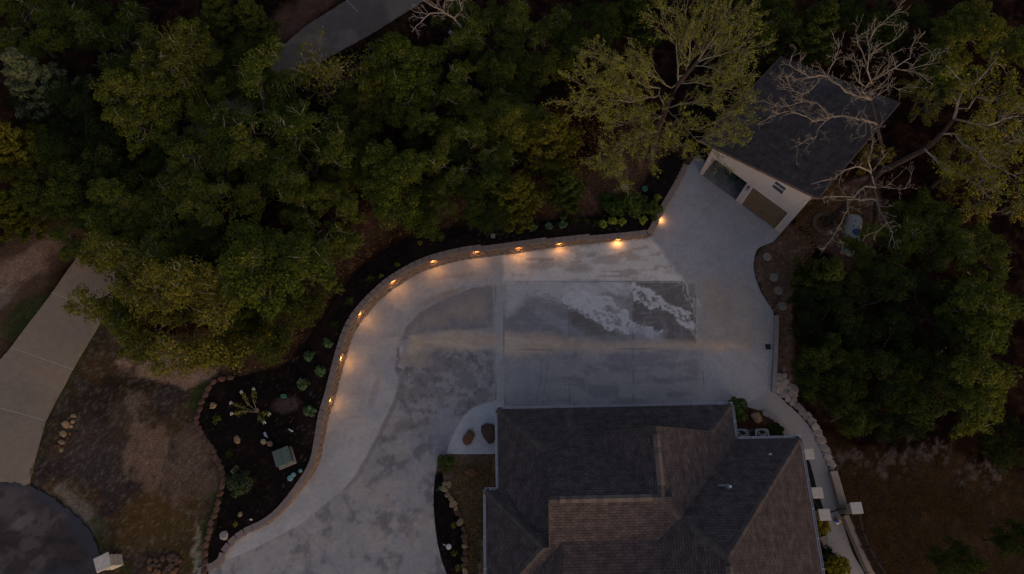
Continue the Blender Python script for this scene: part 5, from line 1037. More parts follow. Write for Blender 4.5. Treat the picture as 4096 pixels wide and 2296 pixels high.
TREES = [
 ('oak_b', 'oak_tree', 650, 300, 172, 'big oak with pale twigs on its crown right of the left lawn, upper part'), ('oak_a', 'oak_tree', 545, 430, 150, 'broad oak in the middle of the large left group'),
 ('oak_a', 'oak_tree', 775, 400, 140, 'oak just left of the dark gap in the middle wood'), ('oak_b', 'oak_tree', 430, 560, 150, 'oak with twisted grey twigs above the olive tree by the road'),
 ('olive', 'leafy_tree', 285, 690, 128, 'olive green tree overhanging the lower road on the left'), ('olive', 'leafy_tree', 480, 770, 160, 'olive green tree at the lower edge of the left group over bare soil'),
 ('olive', 'leafy_tree', 350, 810, 100, 'smaller olive tree between the road and the bare soil patch'), ('oak_c', 'oak_tree', 660, 660, 150, 'dark green oak facing the bend of the retaining wall'),
 ('oak_a', 'oak_tree', 810, 560, 125, 'oak whose crown edge is nearest to the upper bend of the mulch strip'), ('dark_a', 'leafy_tree', 735, 750, 95, 'dark tree beside the narrow mulch strip on the left of the wall'),
 ('dark_a', 'leafy_tree', 645, 845, 98, 'dark tree overhanging the top of the wide mulch bed'), ('dark_b', 'leafy_tree', 560, 640, 120, 'shaded tree in the heart of the left group'),
 ('olive', 'leafy_tree', 420, 130, 120, 'pale olive tree in the upper left with a lit lobed crown'), ('oak_b', 'oak_tree', 300, 100, 115, 'oak near the top edge, second large crown from the left corner'),
 ('oak_a', 'oak_tree', 510, 215, 105, 'oak left of the upper road behind the big twiggy oak'), ('silver', 'cedar_tree', 95, 210, 100, 'silvery pale cedar with star shaped sprays on the far left'),
 ('oak_a', 'oak_tree', 60, 60, 120, 'oak in the top left corner'), ('dark_a', 'leafy_tree', 190, 40, 90, 'dark tree between the two top left oaks'), ('ycedar', 'cedar_tree', 45, 380, 115, 'yellow green cedar on the left edge below the silvery cedar'),
 ('dark_b', 'leafy_tree', 185, 350, 120, 'very dark tree right of the silvery cedar'), ('dark_a', 'leafy_tree', 225, 480, 115, 'dark tree above the lower road on the left'), ('ycedar', 'cedar_tree', 40, 530, 90, 'low yellowish cedar on the left edge above the verge'),
 ('dark_a', 'leafy_tree', 120, 470, 95, 'dark tree between the left edge cedars and the road'), ('cedar', 'pine_tree', 560, 40, 80, 'dark conifer left of the upper road near the top edge'), ('cedar', 'pine_tree', 640, 55, 70, 'dark conifer touching the verge of the upper road'),
 ('oak_c', 'oak_tree', 340, 250, 110, 'oak with a bare trunk showing between lit crowns, upper left'), ('dark_b', 'leafy_tree', 330, 380, 110, 'shaded tree over a black gap left of the big oak group'), ('oak_a', 'oak_tree', 230, 600, 95, 'oak at the left edge of the big group above the road'),
 ('thin', 'young_tree', 825, 165, 110, 'thin young yellow green tree against the upper road'), ('dark_a', 'leafy_tree', 900, 270, 85, 'dark rounded tree just right of the thin young tree'),
 ('oak_c', 'oak_tree', 1020, 160, 105, 'oak right of the upper road below the bare grey tree'), ('oak_a', 'oak_tree', 1075, 260, 120, 'oak with clustered crown in the centre of the middle wood'), ('oak_c', 'oak_tree', 960, 200, 80, 'small oak with a clustered crown right of the road end'),
 ('oak_b', 'oak_tree', 1215, 60, 115, 'oak at the top edge right of the bare grey tree'), ('oak_a', 'oak_tree', 1220, 230, 110, 'oak between the middle wood and the bright olive tree'), ('oak_b', 'oak_tree', 1350, 100, 115, 'oak with long grey twigs at the top, left of the bright olive tree'),
 ('oak_a', 'oak_tree', 1180, 410, 125, 'oak in the middle wood above the straight wall'), ('oak_c', 'oak_tree', 990, 450, 110, 'oak above the brown bank at the left of the straight mulch strip'), ('dark_a', 'leafy_tree', 1080, 520, 85, 'low dark tree at the foot of the middle wood beside the mulch'),
 ('oak_c', 'oak_tree', 1300, 300, 90, 'oak left of the red brown clearing'), ('ycedar', 'cedar_tree', 1385, 360, 110, 'yellow tipped cedar left of the bright olive tree'), ('ycedar', 'cedar_tree', 1300, 500, 95, 'yellow tipped low cedar overhanging the mulch strip'),
 ('dark_a', 'leafy_tree', 1220, 510, 80, 'dark low tree beside the mulch in the middle of the strip'), ('cedar', 'cedar_tree', 1425, 475, 70, 'dark cedar near the brown clearing above the wall'), ('dark_b', 'leafy_tree', 1110, 360, 90, 'shaded tree deep in the middle wood'),
 ('dark_a', 'leafy_tree', 1480, 60, 100, 'dark tree at the top edge above the bright olive tree'), ('cedar', 'pine_tree', 1600, 30, 80, 'dark conifer behind the bright olive tree at the top edge'), ('dark_a', 'leafy_tree', 1930, 40, 95, 'dark tree at the top edge above the garage'),
 ('cedar', 'cedar_tree', 2050, 80, 90, 'dark cedar behind the bare oak at the top'), ('dark_b', 'leafy_tree', 1860, 90, 80, 'dark tree left of the garage roof peak'), ('dark_a', 'leafy_tree', 2200, 50, 95, 'dark tree at the top edge right of the bare oak'),
 ('dark_b', 'leafy_tree', 2330, 60, 90, 'very dark tree at the top edge, upper right'), ('oak_c', 'oak_tree', 2440, 80, 95, 'green oak at the top edge near the right corner'), ('oak_a', 'oak_tree', 2545, 100, 90, 'oak in the top right corner'),
 ('yellow', 'oak_tree', 2540, 300, 110, 'yellow leaved oak on the right edge behind the leaning oak'), ('yellow', 'oak_tree', 2350, 240, 80, 'small yellow leaved tree right of the bare oak'), ('oak_c', 'oak_tree', 2370, 170, 75, 'green tree between the bare oak and the top right corner'),
 ('yellow', 'oak_tree', 2520, 480, 115, 'yellow leaved oak on the right edge, halfway down the wood'), ('yellow', 'oak_tree', 2420, 400, 90, 'yellow leaved tree under the leaning oak'),
 ('oak_b', 'oak_tree', 2345, 570, 120, 'green oak right of the propane tank'), ('oak_a', 'oak_tree', 2215, 640, 95, 'green oak whose crown covers the end of the propane tank'), ('oak_b', 'oak_tree', 2460, 630, 110, 'green oak with pale twigs at the right, below the yellow oak'),
 ('cedar', 'cedar_tree', 2065, 700, 85, 'dark cedar beside the red gravel and stepping stones'), ('dark_b', 'leafy_tree', 2075, 800, 95, 'dense dark tree along the gravel strip by the kerb wall'), ('dark_b', 'leafy_tree', 2190, 760, 115, 'black green tree in the middle of the right wood'),
 ('dark_a', 'leafy_tree', 2090, 930, 100, 'dark tree above the flagstone cluster'), ('dark_b', 'leafy_tree', 2220, 890, 120, 'dark tree in the right wood left of centre'), ('dark_b', 'leafy_tree', 2340, 790, 125, 'black green tree in the right wood right of centre'),
 ('oak_c', 'oak_tree', 2480, 790, 120, 'dark oak at the right edge of the wood'), ('dark_a', 'leafy_tree', 2330, 960, 115, 'dark tree at the lower edge of the right wood'), ('oak_c', 'oak_tree', 2470, 970, 115, 'oak in the lower right wood above the lawn'),
 ('dark_a', 'leafy_tree', 2150, 1030, 80, 'low dark tree overhanging the lawn edge near the flagstone row'), ('dark_a', 'leafy_tree', 2560, 1120, 80, 'dark tree on the right edge beside the lawn'), ('dark_b', 'leafy_tree', 2250, 1040, 80, 'low dark tree at the wood edge above the pale leaf patch'),
 ('dark_a', 'bush', 2415, 1410, 65, 'dark bush on the lawn at the lower right'), ('dark_a', 'leafy_tree', 2570, 1360, 60, 'dark tree at the right edge of the lawn near the bottom corner'),
 ('oak_a', 'oak_tree', 400, 430, 110, 'oak covering the hidden stretch of road left of the big group'), ('oak_a', 'oak_tree', 450, 320, 105, 'oak above the hidden stretch of road, centre left'), ('oak_c', 'oak_tree', 300, 520, 100, 'oak overhanging the hidden road just above the lower slab'),
 ('dark_a', 'leafy_tree', 590, 170, 85, 'dark tree at the left side of the upper road end'), ('oak_c', 'oak_tree', 650, 205, 70, 'small oak hiding the lower end of the upper road'), ('dark_a', 'leafy_tree', 880, 380, 95, 'dark tree in the gap between left group and middle wood'), ('dark_b', 'leafy_tree', 130, 260, 100, 'black green tree in front of the silvery cedar'), ('dark_a', 'leafy_tree', 1290, 180, 90, 'dark tree in the upper wood left of the long twigged oak'),
 ('yellow', 'oak_tree', 2200, 390, 48, 'small brownish yellow tree behind the garage corner')]
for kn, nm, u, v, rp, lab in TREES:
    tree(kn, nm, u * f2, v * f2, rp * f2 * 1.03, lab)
# ---- single trees of the photo, limbs placed where they stand
def special(name, seed, base, trunk_pts, trunk_r, limbs, leafm, per, rx, rz, size, barkm, twigm, lab, cat, subs, keep=1, sides=(9, 6, 5, 4, 3), thinner=1.0, along=False, **kw):
    """trunk and main limbs as surveyed points (u, v, height); finer branching grows from them"""
    r = random.Random(seed); tubes, tips = [], []; B = base
    tp = [Vector(p) - B for p in trunk_pts]; n = len(tp); tubes.append((tp, [trunk_r * (1 - .6 * i / (n - 1)) for i in range(n)], 0))
    for li_, (pts, rad) in enumerate(limbs):
        rad = rad * thinner; pl = [Vector(p) - B for p in pts]; dense = []
        allp = [q for t_ in tubes if t_[2] < 2 for q in t_[0]]; nq = min(allp, key=lambda q: (q - pl[0]).length)
        if .05 < (nq - pl[0]).length < 2.5: pl = [nq] + pl
        for a, b in zip(pl[:-1], pl[1:]):
            k = max(1, int((b - a).length / .35)); dense += [a.lerp(b, i / k) + vrand(r) * .05 for i in range(k)]
        dense.append(pl[-1]); n = len(dense); rr = [rad * (1 - .75 * i / n) for i in range(n)]; tubes.append((dense, rr, 1))
        L = sum((b - a).length for a, b in zip(dense[:-1], dense[1:])); k = int(L * subs['rate'])
        for j in range(k):
            t = .18 + .82 * (j + r.random()) / k; i = min(int(t * (n - 1)), n - 2); ax = (dense[i + 1] - dense[i]).normalized(); s_ = vrand(r); s_ = (s_ - ax * s_.dot(ax)).normalized(); s_.z = abs(s_.z) * .6; a_ = R(r.uniform(25, 60))
            grow(r, dense[i].copy(), ax * math.cos(a_) + s_ * math.sin(a_), subs['L'] * r.uniform(.5, 1.2), max(rr[i] * .5, .02), 2, subs, tubes, tips)
        tips.append((dense[-1], ax))
    if along: tips = [(q + vrand(r) * .05, q) for t_ in tubes if t_[2] >= 3 for q in t_[0][1:]]
    tips = [t for t in tips if r.random() < keep]
    o = empty(name, tuple(B), 0, lab, cat); t = link('trunk', tubes_mesh('trunk', tubes, [barkm, twigm], sides, 1), None, o)
    if per: link('crown', leaves_mesh('crown', tips, per, rx, rz, size, leafm, seed, **kw), None, o)
    return o
Z4 = lambda x, y, z: P(2996 + x / 1.805, y / 1.805, z)
Z3 = lambda x, y, z: P(2000 + x / 1.805, y / 1.805, z)
SB = dict(seg=.22, crook=.40, lift=.03, levels=4, kids=[0, 0, 3, 2], start=[0, 0, .2, .25], ang=[0, 0, (30, 65), (30, 70)], len=[0, 0, .9, .55, .32], thin=.5, rate=1.8, L=.95, elev=(0, 0))
bb = P(3462, 772, 0); top = Z4(880, 720, 6.8)
special('bare_oak', 3, bb, [bb, Z4(960, 1060, 3.2), Z4(925, 900, 5.3), top], .15, [
 ([top, Z4(790, 690, 8), Z4(700, 660, 8.4), Z4(570, 545, 8.8), Z4(500, 540, 9.0), Z4(440, 560, 9.1), Z4(370, 520, 9.2), Z4(290, 460, 9.2), Z4(310, 400, 9.3)], .15),
 ([Z4(570, 545, 8.8), Z4(620, 430, 9.4), Z4(650, 340, 9.6), Z4(645, 270, 9.8)], .07), ([Z4(500, 590, 8.9), Z4(440, 660, 8.7), Z4(380, 680, 8.6), Z4(320, 660, 8.6), Z4(200, 640, 8.5)], .06),
 ([Z4(480, 550, 9), Z4(360, 570, 9), Z4(300, 620, 8.9), Z4(265, 560, 9), Z4(220, 490, 9)], .05),
 ([Z4(880, 880, 6.0), Z4(800, 860, 6.8), Z4(690, 835, 7.2), Z4(590, 845, 7.5), Z4(470, 880, 7.6), Z4(420, 850, 7.7), Z4(350, 820, 7.8), Z4(270, 800, 7.9), Z4(165, 835, 8), Z4(65, 890, 8)], .13),
 ([Z4(540, 780, 7.6), Z4(480, 740, 7.9), Z4(380, 735, 8), Z4(290, 770, 8.1), Z4(200, 770, 8.1), Z4(90, 720, 8.2)], .06), ([Z4(560, 870, 7.3), Z4(500, 930, 7), Z4(485, 990, 6.9), Z4(380, 1035, 6.8), Z4(295, 1080, 6.8)], .055),
 ([top, Z4(810, 660, 7.8), Z4(870, 600, 8.6), Z4(960, 540, 9.2), Z4(1060, 490, 9.8), Z4(1160, 420, 10.2), Z4(1180, 330, 10.5), Z4(1210, 270, 10.6)], .13), ([Z4(1060, 490, 9.8), Z4(1170, 520, 9.8), Z4(1280, 545, 9.8)], .05), ([Z4(1160, 500, 9.8), Z4(1260, 470, 10), Z4(1340, 430, 10), Z4(1390, 350, 10.2)], .055),
 ([Z4(880, 600, 8.6), Z4(850, 500, 9.3), Z4(870, 400, 9.8), Z4(860, 300, 10.2), Z4(920, 210, 10.6), Z4(1010, 120, 10.8), Z4(1095, 65, 11)], .10), ([Z4(850, 460, 9.5), Z4(820, 380, 9.8), Z4(780, 320, 10), Z4(775, 180, 10.3)], .06), ([Z4(790, 600, 8.3), Z4(800, 520, 8.8), Z4(770, 450, 9.1), Z4(680, 400, 9.3)], .07),
 ([Z4(870, 400, 9.8), Z4(960, 340, 10.2), Z4(1040, 300, 10.4), Z4(1100, 250, 10.6)], .06), ([Z4(920, 560, 8.9), Z4(1010, 490, 9.2), Z4(1020, 420, 9.4), Z4(1000, 350, 9.5)], .055), ([Z4(920, 640, 8), Z4(1010, 600, 8.4), Z4(1080, 640, 8.4), Z4(1140, 655, 8.4)], .06), ([top, Z4(940, 680, 7.6), Z4(1010, 640, 8), Z4(1040, 560, 8.4)], .08),
 ([Z4(850, 880, 6.2), Z4(840, 980, 6), Z4(790, 1020, 6)], .05)], None, 0, 0, 0, 0, M_bark, M_bare, 'large leafless oak with crooked pale limbs spreading over the garage roof', 'tree', dict(SB, rate=2.4), thinner=.50)
fb = P(3500, 905, 0); ft = Z4(880, 1250, 5.5)
special('bare_oak', 8, fb, [fb, Z4(915, 1440, 3.5), ft], .16, [
 ([ft, Z4(800, 1200, 6.2), Z4(700, 1230, 6.6), Z4(600, 1290, 6.8), Z4(450, 1330, 7)], .08), ([ft, Z4(860, 1150, 6.4), Z4(900, 1000, 7), Z4(880, 900, 7.3)], .07), ([ft, Z4(930, 1180, 6.2), Z4(1000, 1100, 6.8)], .05),
 ([Z4(915, 1350, 4.6), Z4(1000, 1360, 5.2), Z4(1130, 1360, 5.6), Z4(1190, 1210, 6)], .05), ([Z4(915, 1350, 4.6), Z4(840, 1340, 5), Z4(760, 1420, 5.4), Z4(640, 1415, 5.8), Z4(430, 1440, 6)], .07),
 ([Z4(915, 1440, 3.9), P(3388, 800, 4.6), P(3390, 838, 4.8), P(3355, 905, 5.2), P(3330, 955, 5.4), P(3280, 1000, 5.6)], .08), ([Z4(915, 1430, 4), P(3520, 850, 4.8), P(3550, 890, 5.3), P(3500, 940, 5.6)], .06), ([P(3550, 890, 5.3), P(3570, 930, 5.6), P(3555, 990, 5.8)], .045)],
 None, 0, 0, 0, 0, M_bark, M_bare, 'smaller leafless tree with pale lichened branches between garage and propane tank', 'tree', dict(SB, rate=1.5, L=.9), thinner=.7)
kb = P(3300, 898, 0); kt = Z4(1480, 860, 7.6)
special('leaning_oak', 9, kb, [kb, Z4(950, 1240, 3.4), Z4(1270, 1080, 5.6), Z4(1400, 960, 6.8), kt], .21, [
 ([kt, Z4(1505, 750, 8.4), Z4(1550, 640, 9), Z4(1530, 580, 9.4), Z4(1470, 510, 9.8), Z4(1420, 470, 10)], .14), ([Z4(1550, 640, 9), Z4(1640, 590, 9.4), Z4(1700, 530, 9.8), Z4(1800, 410, 10.2)], .09), ([Z4(1500, 780, 8.2), Z4(1590, 780, 8.6), Z4(1640, 700, 9), Z4(1750, 720, 9.2), Z4(1900, 680, 9.4)], .09),
 ([kt, Z4(1550, 880, 8), Z4(1640, 890, 8.4), Z4(1740, 900, 8.8), Z4(1860, 850, 9), Z4(1980, 840, 9.2)], .10), ([Z4(1400, 970, 6.8), Z4(1480, 965, 7.2), Z4(1560, 1050, 7.4), Z4(1660, 1100, 7.6), Z4(1760, 1070, 7.8), Z4(1900, 1020, 8), Z4(2000, 990, 8)], .11), ([Z4(1660, 1100, 7.6), Z4(1720, 1170, 7.6), Z4(1840, 1230, 7.8), Z4(1980, 1300, 8)], .07), ([Z4(1270, 1080, 5.8), Z4(1400, 1210, 6), Z4(1500, 1230, 6.4), Z4(1640, 1330, 6.8), Z4(1750, 1440, 7)], .09)],
 L_yel, 7, .32, .22, .08, M_bark, M_bare, 'tall oak leaning from the brick ring, yellow leaves and long bare pale limbs', 'tree', dict(SB, rate=1.9, L=1.3, kids=[0, 0, 4, 3]), .7, thinner=.6)
eb_ = P(2600, 650, .3); et = Z3(1200, 780, 6.0)
special('bright_tree', 12, eb_, [eb_, Z3(1130, 950, 3.4), et, Z3(1290, 600, 7.6), Z3(1430, 440, 8.8)], .26, [
 ([et, Z3(1150, 690, 6.6), Z3(930, 740, 7.2), Z3(760, 715, 7.6), Z3(640, 700, 7.8), Z3(540, 735, 8)], .10), ([Z3(1160, 640, 6.8), Z3(1060, 625, 7.2), Z3(960, 575, 7.6), Z3(830, 600, 7.8), Z3(620, 640, 8)], .10), ([Z3(1240, 640, 7.2), Z3(1130, 560, 7.8), Z3(1000, 520, 8.2), Z3(850, 480, 8.4), Z3(720, 440, 8.5)], .08),
 ([Z3(1290, 600, 7.6), Z3(1280, 440, 8.6), Z3(1270, 290, 9.4), Z3(1190, 190, 9.9), Z3(1160, 90, 10.2)], .10), ([Z3(1340, 540, 8), Z3(1370, 400, 9), Z3(1380, 250, 9.8), Z3(1330, 100, 10.4), Z3(1310, 30, 10.6)], .09), ([Z3(1430, 440, 8.8), Z3(1540, 290, 9.8), Z3(1620, 160, 10.4), Z3(1700, 50, 10.8)], .10), ([Z3(1430, 440, 8.8), Z3(1500, 250, 9.9), Z3(1500, 90, 10.6)], .07),
 ([Z3(1430, 440, 8.8), Z3(1580, 400, 9.4), Z3(1700, 350, 9.8), Z3(1810, 290, 10)], .09), ([Z3(1400, 470, 8.6), Z3(1560, 500, 8.8), Z3(1680, 560, 8.8), Z3(1750, 530, 8.9)], .08), ([Z3(1290, 600, 7.4), Z3(1400, 600, 7.8), Z3(1540, 620, 8), Z3(1680, 650, 8)], .08), ([et, Z3(1340, 740, 6.8), Z3(1500, 760, 7.2), Z3(1640, 800, 7.4), Z3(1720, 800, 7.4)], .08),
 ([et, Z3(1280, 860, 6.2), Z3(1340, 930, 6.2), Z3(1430, 1020, 6.2), Z3(1530, 1060, 6)], .07), ([Z3(1180, 820, 5.4), Z3(1100, 880, 5.6), Z3(1080, 1000, 5.6), Z3(1090, 1120, 5.4)], .07), ([Z3(1170, 840, 5.2), Z3(1020, 860, 5.8), Z3(880, 900, 6), Z3(760, 860, 6.2)], .07), ([Z3(1130, 950, 4), Z3(980, 980, 4.8), Z3(880, 1050, 5), Z3(760, 1160, 5), Z3(740, 1200, 5)], .06), ([Z3(1200, 900, 5), Z3(1260, 1000, 5.2), Z3(1290, 1080, 5.2)], .05),
 ([Z3(1600, 720, 7.2), Z3(1620, 860, 6.8), Z3(1600, 980, 6.4)], .05), ([Z3(900, 1040, 4.8), Z3(870, 1160, 4.6), Z3(800, 1260, 4.4)], .04)],
 L_elm, 3, .13, .10, .050, M_bark, M_twig2, 'bright olive tree with fine pale radiating branches beside the garage', 'tree', dict(SB, crook=.16, lift=.05, rate=3.0, L=1.9, kids=[0, 0, 5, 3], len=[0, 0, 1.5, 1.0, .5], ang=[0, 0, (15, 38), (18, 45)]), .85, thinner=.55, along=True)
gb = P(1800, 130, .7); gt_ = P(1800, 40, 5.5)
Z2 = lambda x, y, z: P(1000 + x / 1.805, y / 1.805, z)
special('bare_tree', 14, gb, [gb, Z2(1635, 320, 2.5), Z2(1550, 230, 4.2), Z2(1470, 130, 5.8)], .15, [
 ([Z2(1470, 130, 5.8), Z2(1400, 85, 6.4), Z2(1300, 100, 6.8), Z2(1230, 160, 6.8), Z2(1170, 230, 6.8)], .08), ([Z2(1400, 85, 6.4), Z2(1320, 50, 7), Z2(1250, 0, 7.4)], .06), ([Z2(1380, 90, 6.4), Z2(1410, 10, 7.2), Z2(1480, 0, 7.4)], .06), ([Z2(1470, 130, 5.8), Z2(1530, 70, 6.6), Z2(1510, -20, 7.4)], .07), ([Z2(1290, 105, 6.8), Z2(1200, 90, 7), Z2(1150, 60, 7.2)], .04)],
 None, 0, 0, 0, 0, M_gbare, M_gbare, 'grey leafless tree at the top edge beside the upper road', 'tree', dict(SB, rate=2.2, L=.9), thinner=.75)
# ---- low plants
def plant(nm, u, v, rad, lf, n, size, lab, cat='plant', h=.35, dz=.05, grp=None, onhouse=False, spiky=False, seed=1, flat=.6, low=False):
    loc = P(u, v, dz) if low else G(u, v, dz); r = random.Random(seed + int(u)); o = empty(nm, loc, 0, lab, cat, grp); tubes = []; tips = []
    for j in range(12 if not spiky else 34):
        az = 2.4 * j + r.uniform(-.3, .3); e = R(r.uniform(15, 75)); d = Vector((math.cos(az) * math.cos(e), math.sin(az) * math.cos(e), math.sin(e) * h / max(rad, .1)))
        L = rad * r.uniform(.65, 1.0); pts = [Vector((0, 0, -.03)), d * L * .5 + Vector((0, 0, .02)), d * L + Vector((0, 0, -.04 * (not spiky)))]
        if spiky: pts[2].z = pts[1].z * 1.1
        tubes.append((pts, [.016, .012, .006], 3)); tips.append((d * L * .55, d)); tips.append((d * L * .9, d))
    if spiky: link('blades', tubes_mesh('blades', tubes, [lf, lf], (3, 3, 3, 3, 3)), None, o)
    else:
        link('stem', tubes_mesh('stem', tubes, [M_bark, M_bark], (3, 3, 3, 3, 3)), None, o); link('foliage', leaves_mesh('foliage', tips, n, rad * .32, rad * .26, size, lf, seed + int(v), flat=flat), None, o)
    return o
L_mint = leafmat('mint_leaf', (.028, .062, .04), (.07, .125, .09)); L_rose = leafmat('grey_green_leaf', (.035, .045, .036), (.08, .095, .075)); L_grass = leafmat('grass_blade', (.040, .055, .018), (.09, .10, .035)); L_ylg = leafmat('fresh_yellow_leaf', (.10, .12, .03), (.24, .25, .07))
L_blu = leafmat('blue_green_leaf', (.03, .055, .05), (.09, .13, .12)); L_fea = leafmat('feathery_leaf', (.022, .045, .016), (.055, .085, .03))
for u, v, lab in ((1313, 1379, 'uppermost round green shrub beside the lower bend of the wall'), (1238, 1429, 'second round green shrub from the top, set back from the wall'), (1283, 1486, 'third round green shrub, nearest the wall'), (1213, 1542, 'fourth round green shrub, level with the utility box'), (1239, 1645, 'lowest round green shrub beside the last wall light')):
    plant('shrub', u, v, .36, L_mint, 34, .07, lab, 'shrub', .4, grp='round green shrubs in the mulch')
plant('rosemary_bush', 974, 1936, .95, L_rose, 90, .07, 'large grey green spiky bush in the lower mulch bed', 'bush', .8, flat=.9); 
plant('ornamental_grass', 918, 1818, .42, L_grass, 0, 0, 'wispy small grass clump in the mulch above the paver pair', 'grass clump', .4, spiky=True); plant('shrub', 868, 1676, .3, L_oak2, 12, .06, 'dim yellowish sprig in the mulch below the blocky tan rock', 'plant', .2)
for u, v, lab in ((1479, 1118, 'wispy grass clump in the upper bend of the mulch strip'), (1399, 1210, 'wispy grass clump halfway down the narrow mulch strip'), (1338, 1301, 'wispy grass clump above the uppermost round shrub'), (1950, 927, 'grass clump left of the grey junction box'), (2019, 930, 'grass clump right of the grey junction box'), (2080, 916, 'grass clump left of the blue green plants')):
    plant('ornamental_grass', u, v, .45, L_grass, 0, 0, lab, 'grass clump', .5, grp='grass clumps in the mulch', spiky=True)
for u, v, lab in ((2134, 914, 'leftmost of the three blue green plants above the wall'), (2193, 907, 'middle one of the three blue green plants above the wall'), (2248, 904, 'rightmost of the three blue green plants above the wall')): plant('shrub', u, v, .3, L_blu, 24, .07, lab, 'shrub', .3, grp='blue green plants above the wall')
for u, v, lab in ((2296, 888, 'left tufted yellow green grass at the top of the wall'), (2340, 888, 'right tufted yellow green grass at the top of the wall'), (2385, 898, 'faded straw coloured tuft right of the yellow green grasses')): plant('ornamental_grass', u, v, .5, L_ycd, 0, 0, lab, 'grass clump', .5, spiky=True)
for u, v, lab in ((2410, 901, 'leftmost yellow green leafy plant near the wall corner'), (2449, 888, 'second yellow green leafy plant near the wall corner'), (2485, 893, 'third yellow green leafy plant, below the feathery bush'), (2572, 883, 'yellow green leafy plant closest to the wall corner'), (2626, 795, 'yellow green leafy plant beside the short slanted wall')): plant('shrub', u, v, .30, L_ylg, 18, .085, lab, 'shrub', .3, grp='yellow green plants near the wall corner')
for u, v, rr_, lab in ((2450, 830, .9, 'left part of the feathery dark green bushes behind the yellow green plants'), (2530, 835, 1.0, 'feathery dark green bush in the middle above the wall corner'), (2600, 850, .7, 'small feathery bush close to the slanted wall')): plant('feathery_bush', u, v, rr_, L_fea, 190, .07, lab, 'bush', .9, flat=1.1)
for u, v, lab in ((1526, 1105, 'small green sprout in the upper bend of the mulch'), (1679, 974, 'small green sprout in the mulch under the middle wood'), (1590, 1060, 'tiny sprout above the wall at the bend'), (943, 2096, 'tiny yellowish sprout in the lowest mulch')): plant('sprout', u, v, .18, L_oak2, 10, .05, lab, 'plant', .15)
# sprawling flowering shrub
fs_ = G(1029, 1649, .05); fo = empty('flowering_shrub', fs_, 0, 'sprawling shrub with long arms ending in white flowers in the mulch', 'shrub'); tubes = []; tips = []; ft_ = []
Z8 = lambda x, y: G(780 + x / 2.888, 1500 + y / 2.888, .05)
r = random.Random(4)
for (x, y) in ((570, 215), (705, 180), (455, 340), (465, 465), (888, 465), (835, 565)):
    e = Z8(x, y) - fs_; e.z = .45; mid = e * .55 + Vector((r.uniform(-.1, .1), r.uniform(-.1, .1), .3)); pts = [Vector((0, 0, 0)), mid * .6, mid, e]; tubes.append((pts, [.02, .016, .012, .008], 3)); tips += [(pts[1].lerp(e, t), e) for t in (.2, .45, .65, .8)]; ft_.append((e + Vector((0, 0, .05)), e))
link('stem', tubes_mesh('stem', tubes, [M_twig, M_twig], (4,) * 5), None, fo); link('foliage', leaves_mesh('foliage', tips, 26, .16, .12, .06, L_oak2, 3), None, fo)
for q_ in ft_: link('flower', leaves_mesh('flower', [q_], 22, .10, .07, .05, mat('white_petal', (.6, .62, .6), .7, scale=3, col2=(.5, .52, .5)), 8), None, fo)
plant('ornamental_grass', 1784, 1850, .62, L_grass, 0, 0, 'bushy green grass clump at the corner of the bed below the concrete pad', 'grass clump', .7, spiky=True, low=True); gx = plant('ornamental_grass', 1781, 1878, .55, leafmat('straw_blade', (.14, .11, .04), (.26, .21, .09)), 0, 0, 'straw coloured grass blades at the foot of the green clump', 'grass clump', .25, spiky=True, low=True)
plant('shrub', 1781, 1848, .5, L_fea, 90, .06, 'dense low greenery inside the grass clump by the pad', 'shrub', .5, low=True)
plant('bush', 2935, 1632, .62, leafmat('juniper_leaf', (.03, .055, .03), (.08, .12, .07)), 150, .08, 'rounded evergreen bush at the upper right corner of the house roof', 'bush', 1.3, low=True, flat=1); plant('bush', 2952, 1668, .5, L_fea, 110, .08, 'dim lower half of greenery between the roof edge and red soil', 'bush', .8, low=True)
plant('bush', 3092, 1724, .55, L_dkbl, 120, .08, 'very dark low bush right of the air conditioning units', 'bush', .6, low=True)
plant('bush', 3270, 2108, .62, L_gold, 90, .07, 'upper golden bush between eave and path below the pillar', 'bush', .8, low=True); plant('bush', 3330, 2265, .95, L_gold, 150, .07, 'larger golden bush at the bottom beside the path', 'bush', 1.0, low=True); plant('bush', 3300, 2235, .6, L_dkbl, 90, .08, 'dark greenery behind the larger golden bush', 'bush', .7, low=True)
for u, v, lab in ((1815, 2100, 'thin dry sprig in the middle of the black mulch left of the house'), (1818, 2215, 'yellowish sprig below the round fitting in the black mulch'), (1832, 2270, 'spindly pale sprig at the bottom of the black mulch')): plant('sprout', u, v, .22, L_oak2, 5, .05, lab, 'plant', .2, low=True, dz=-.01)
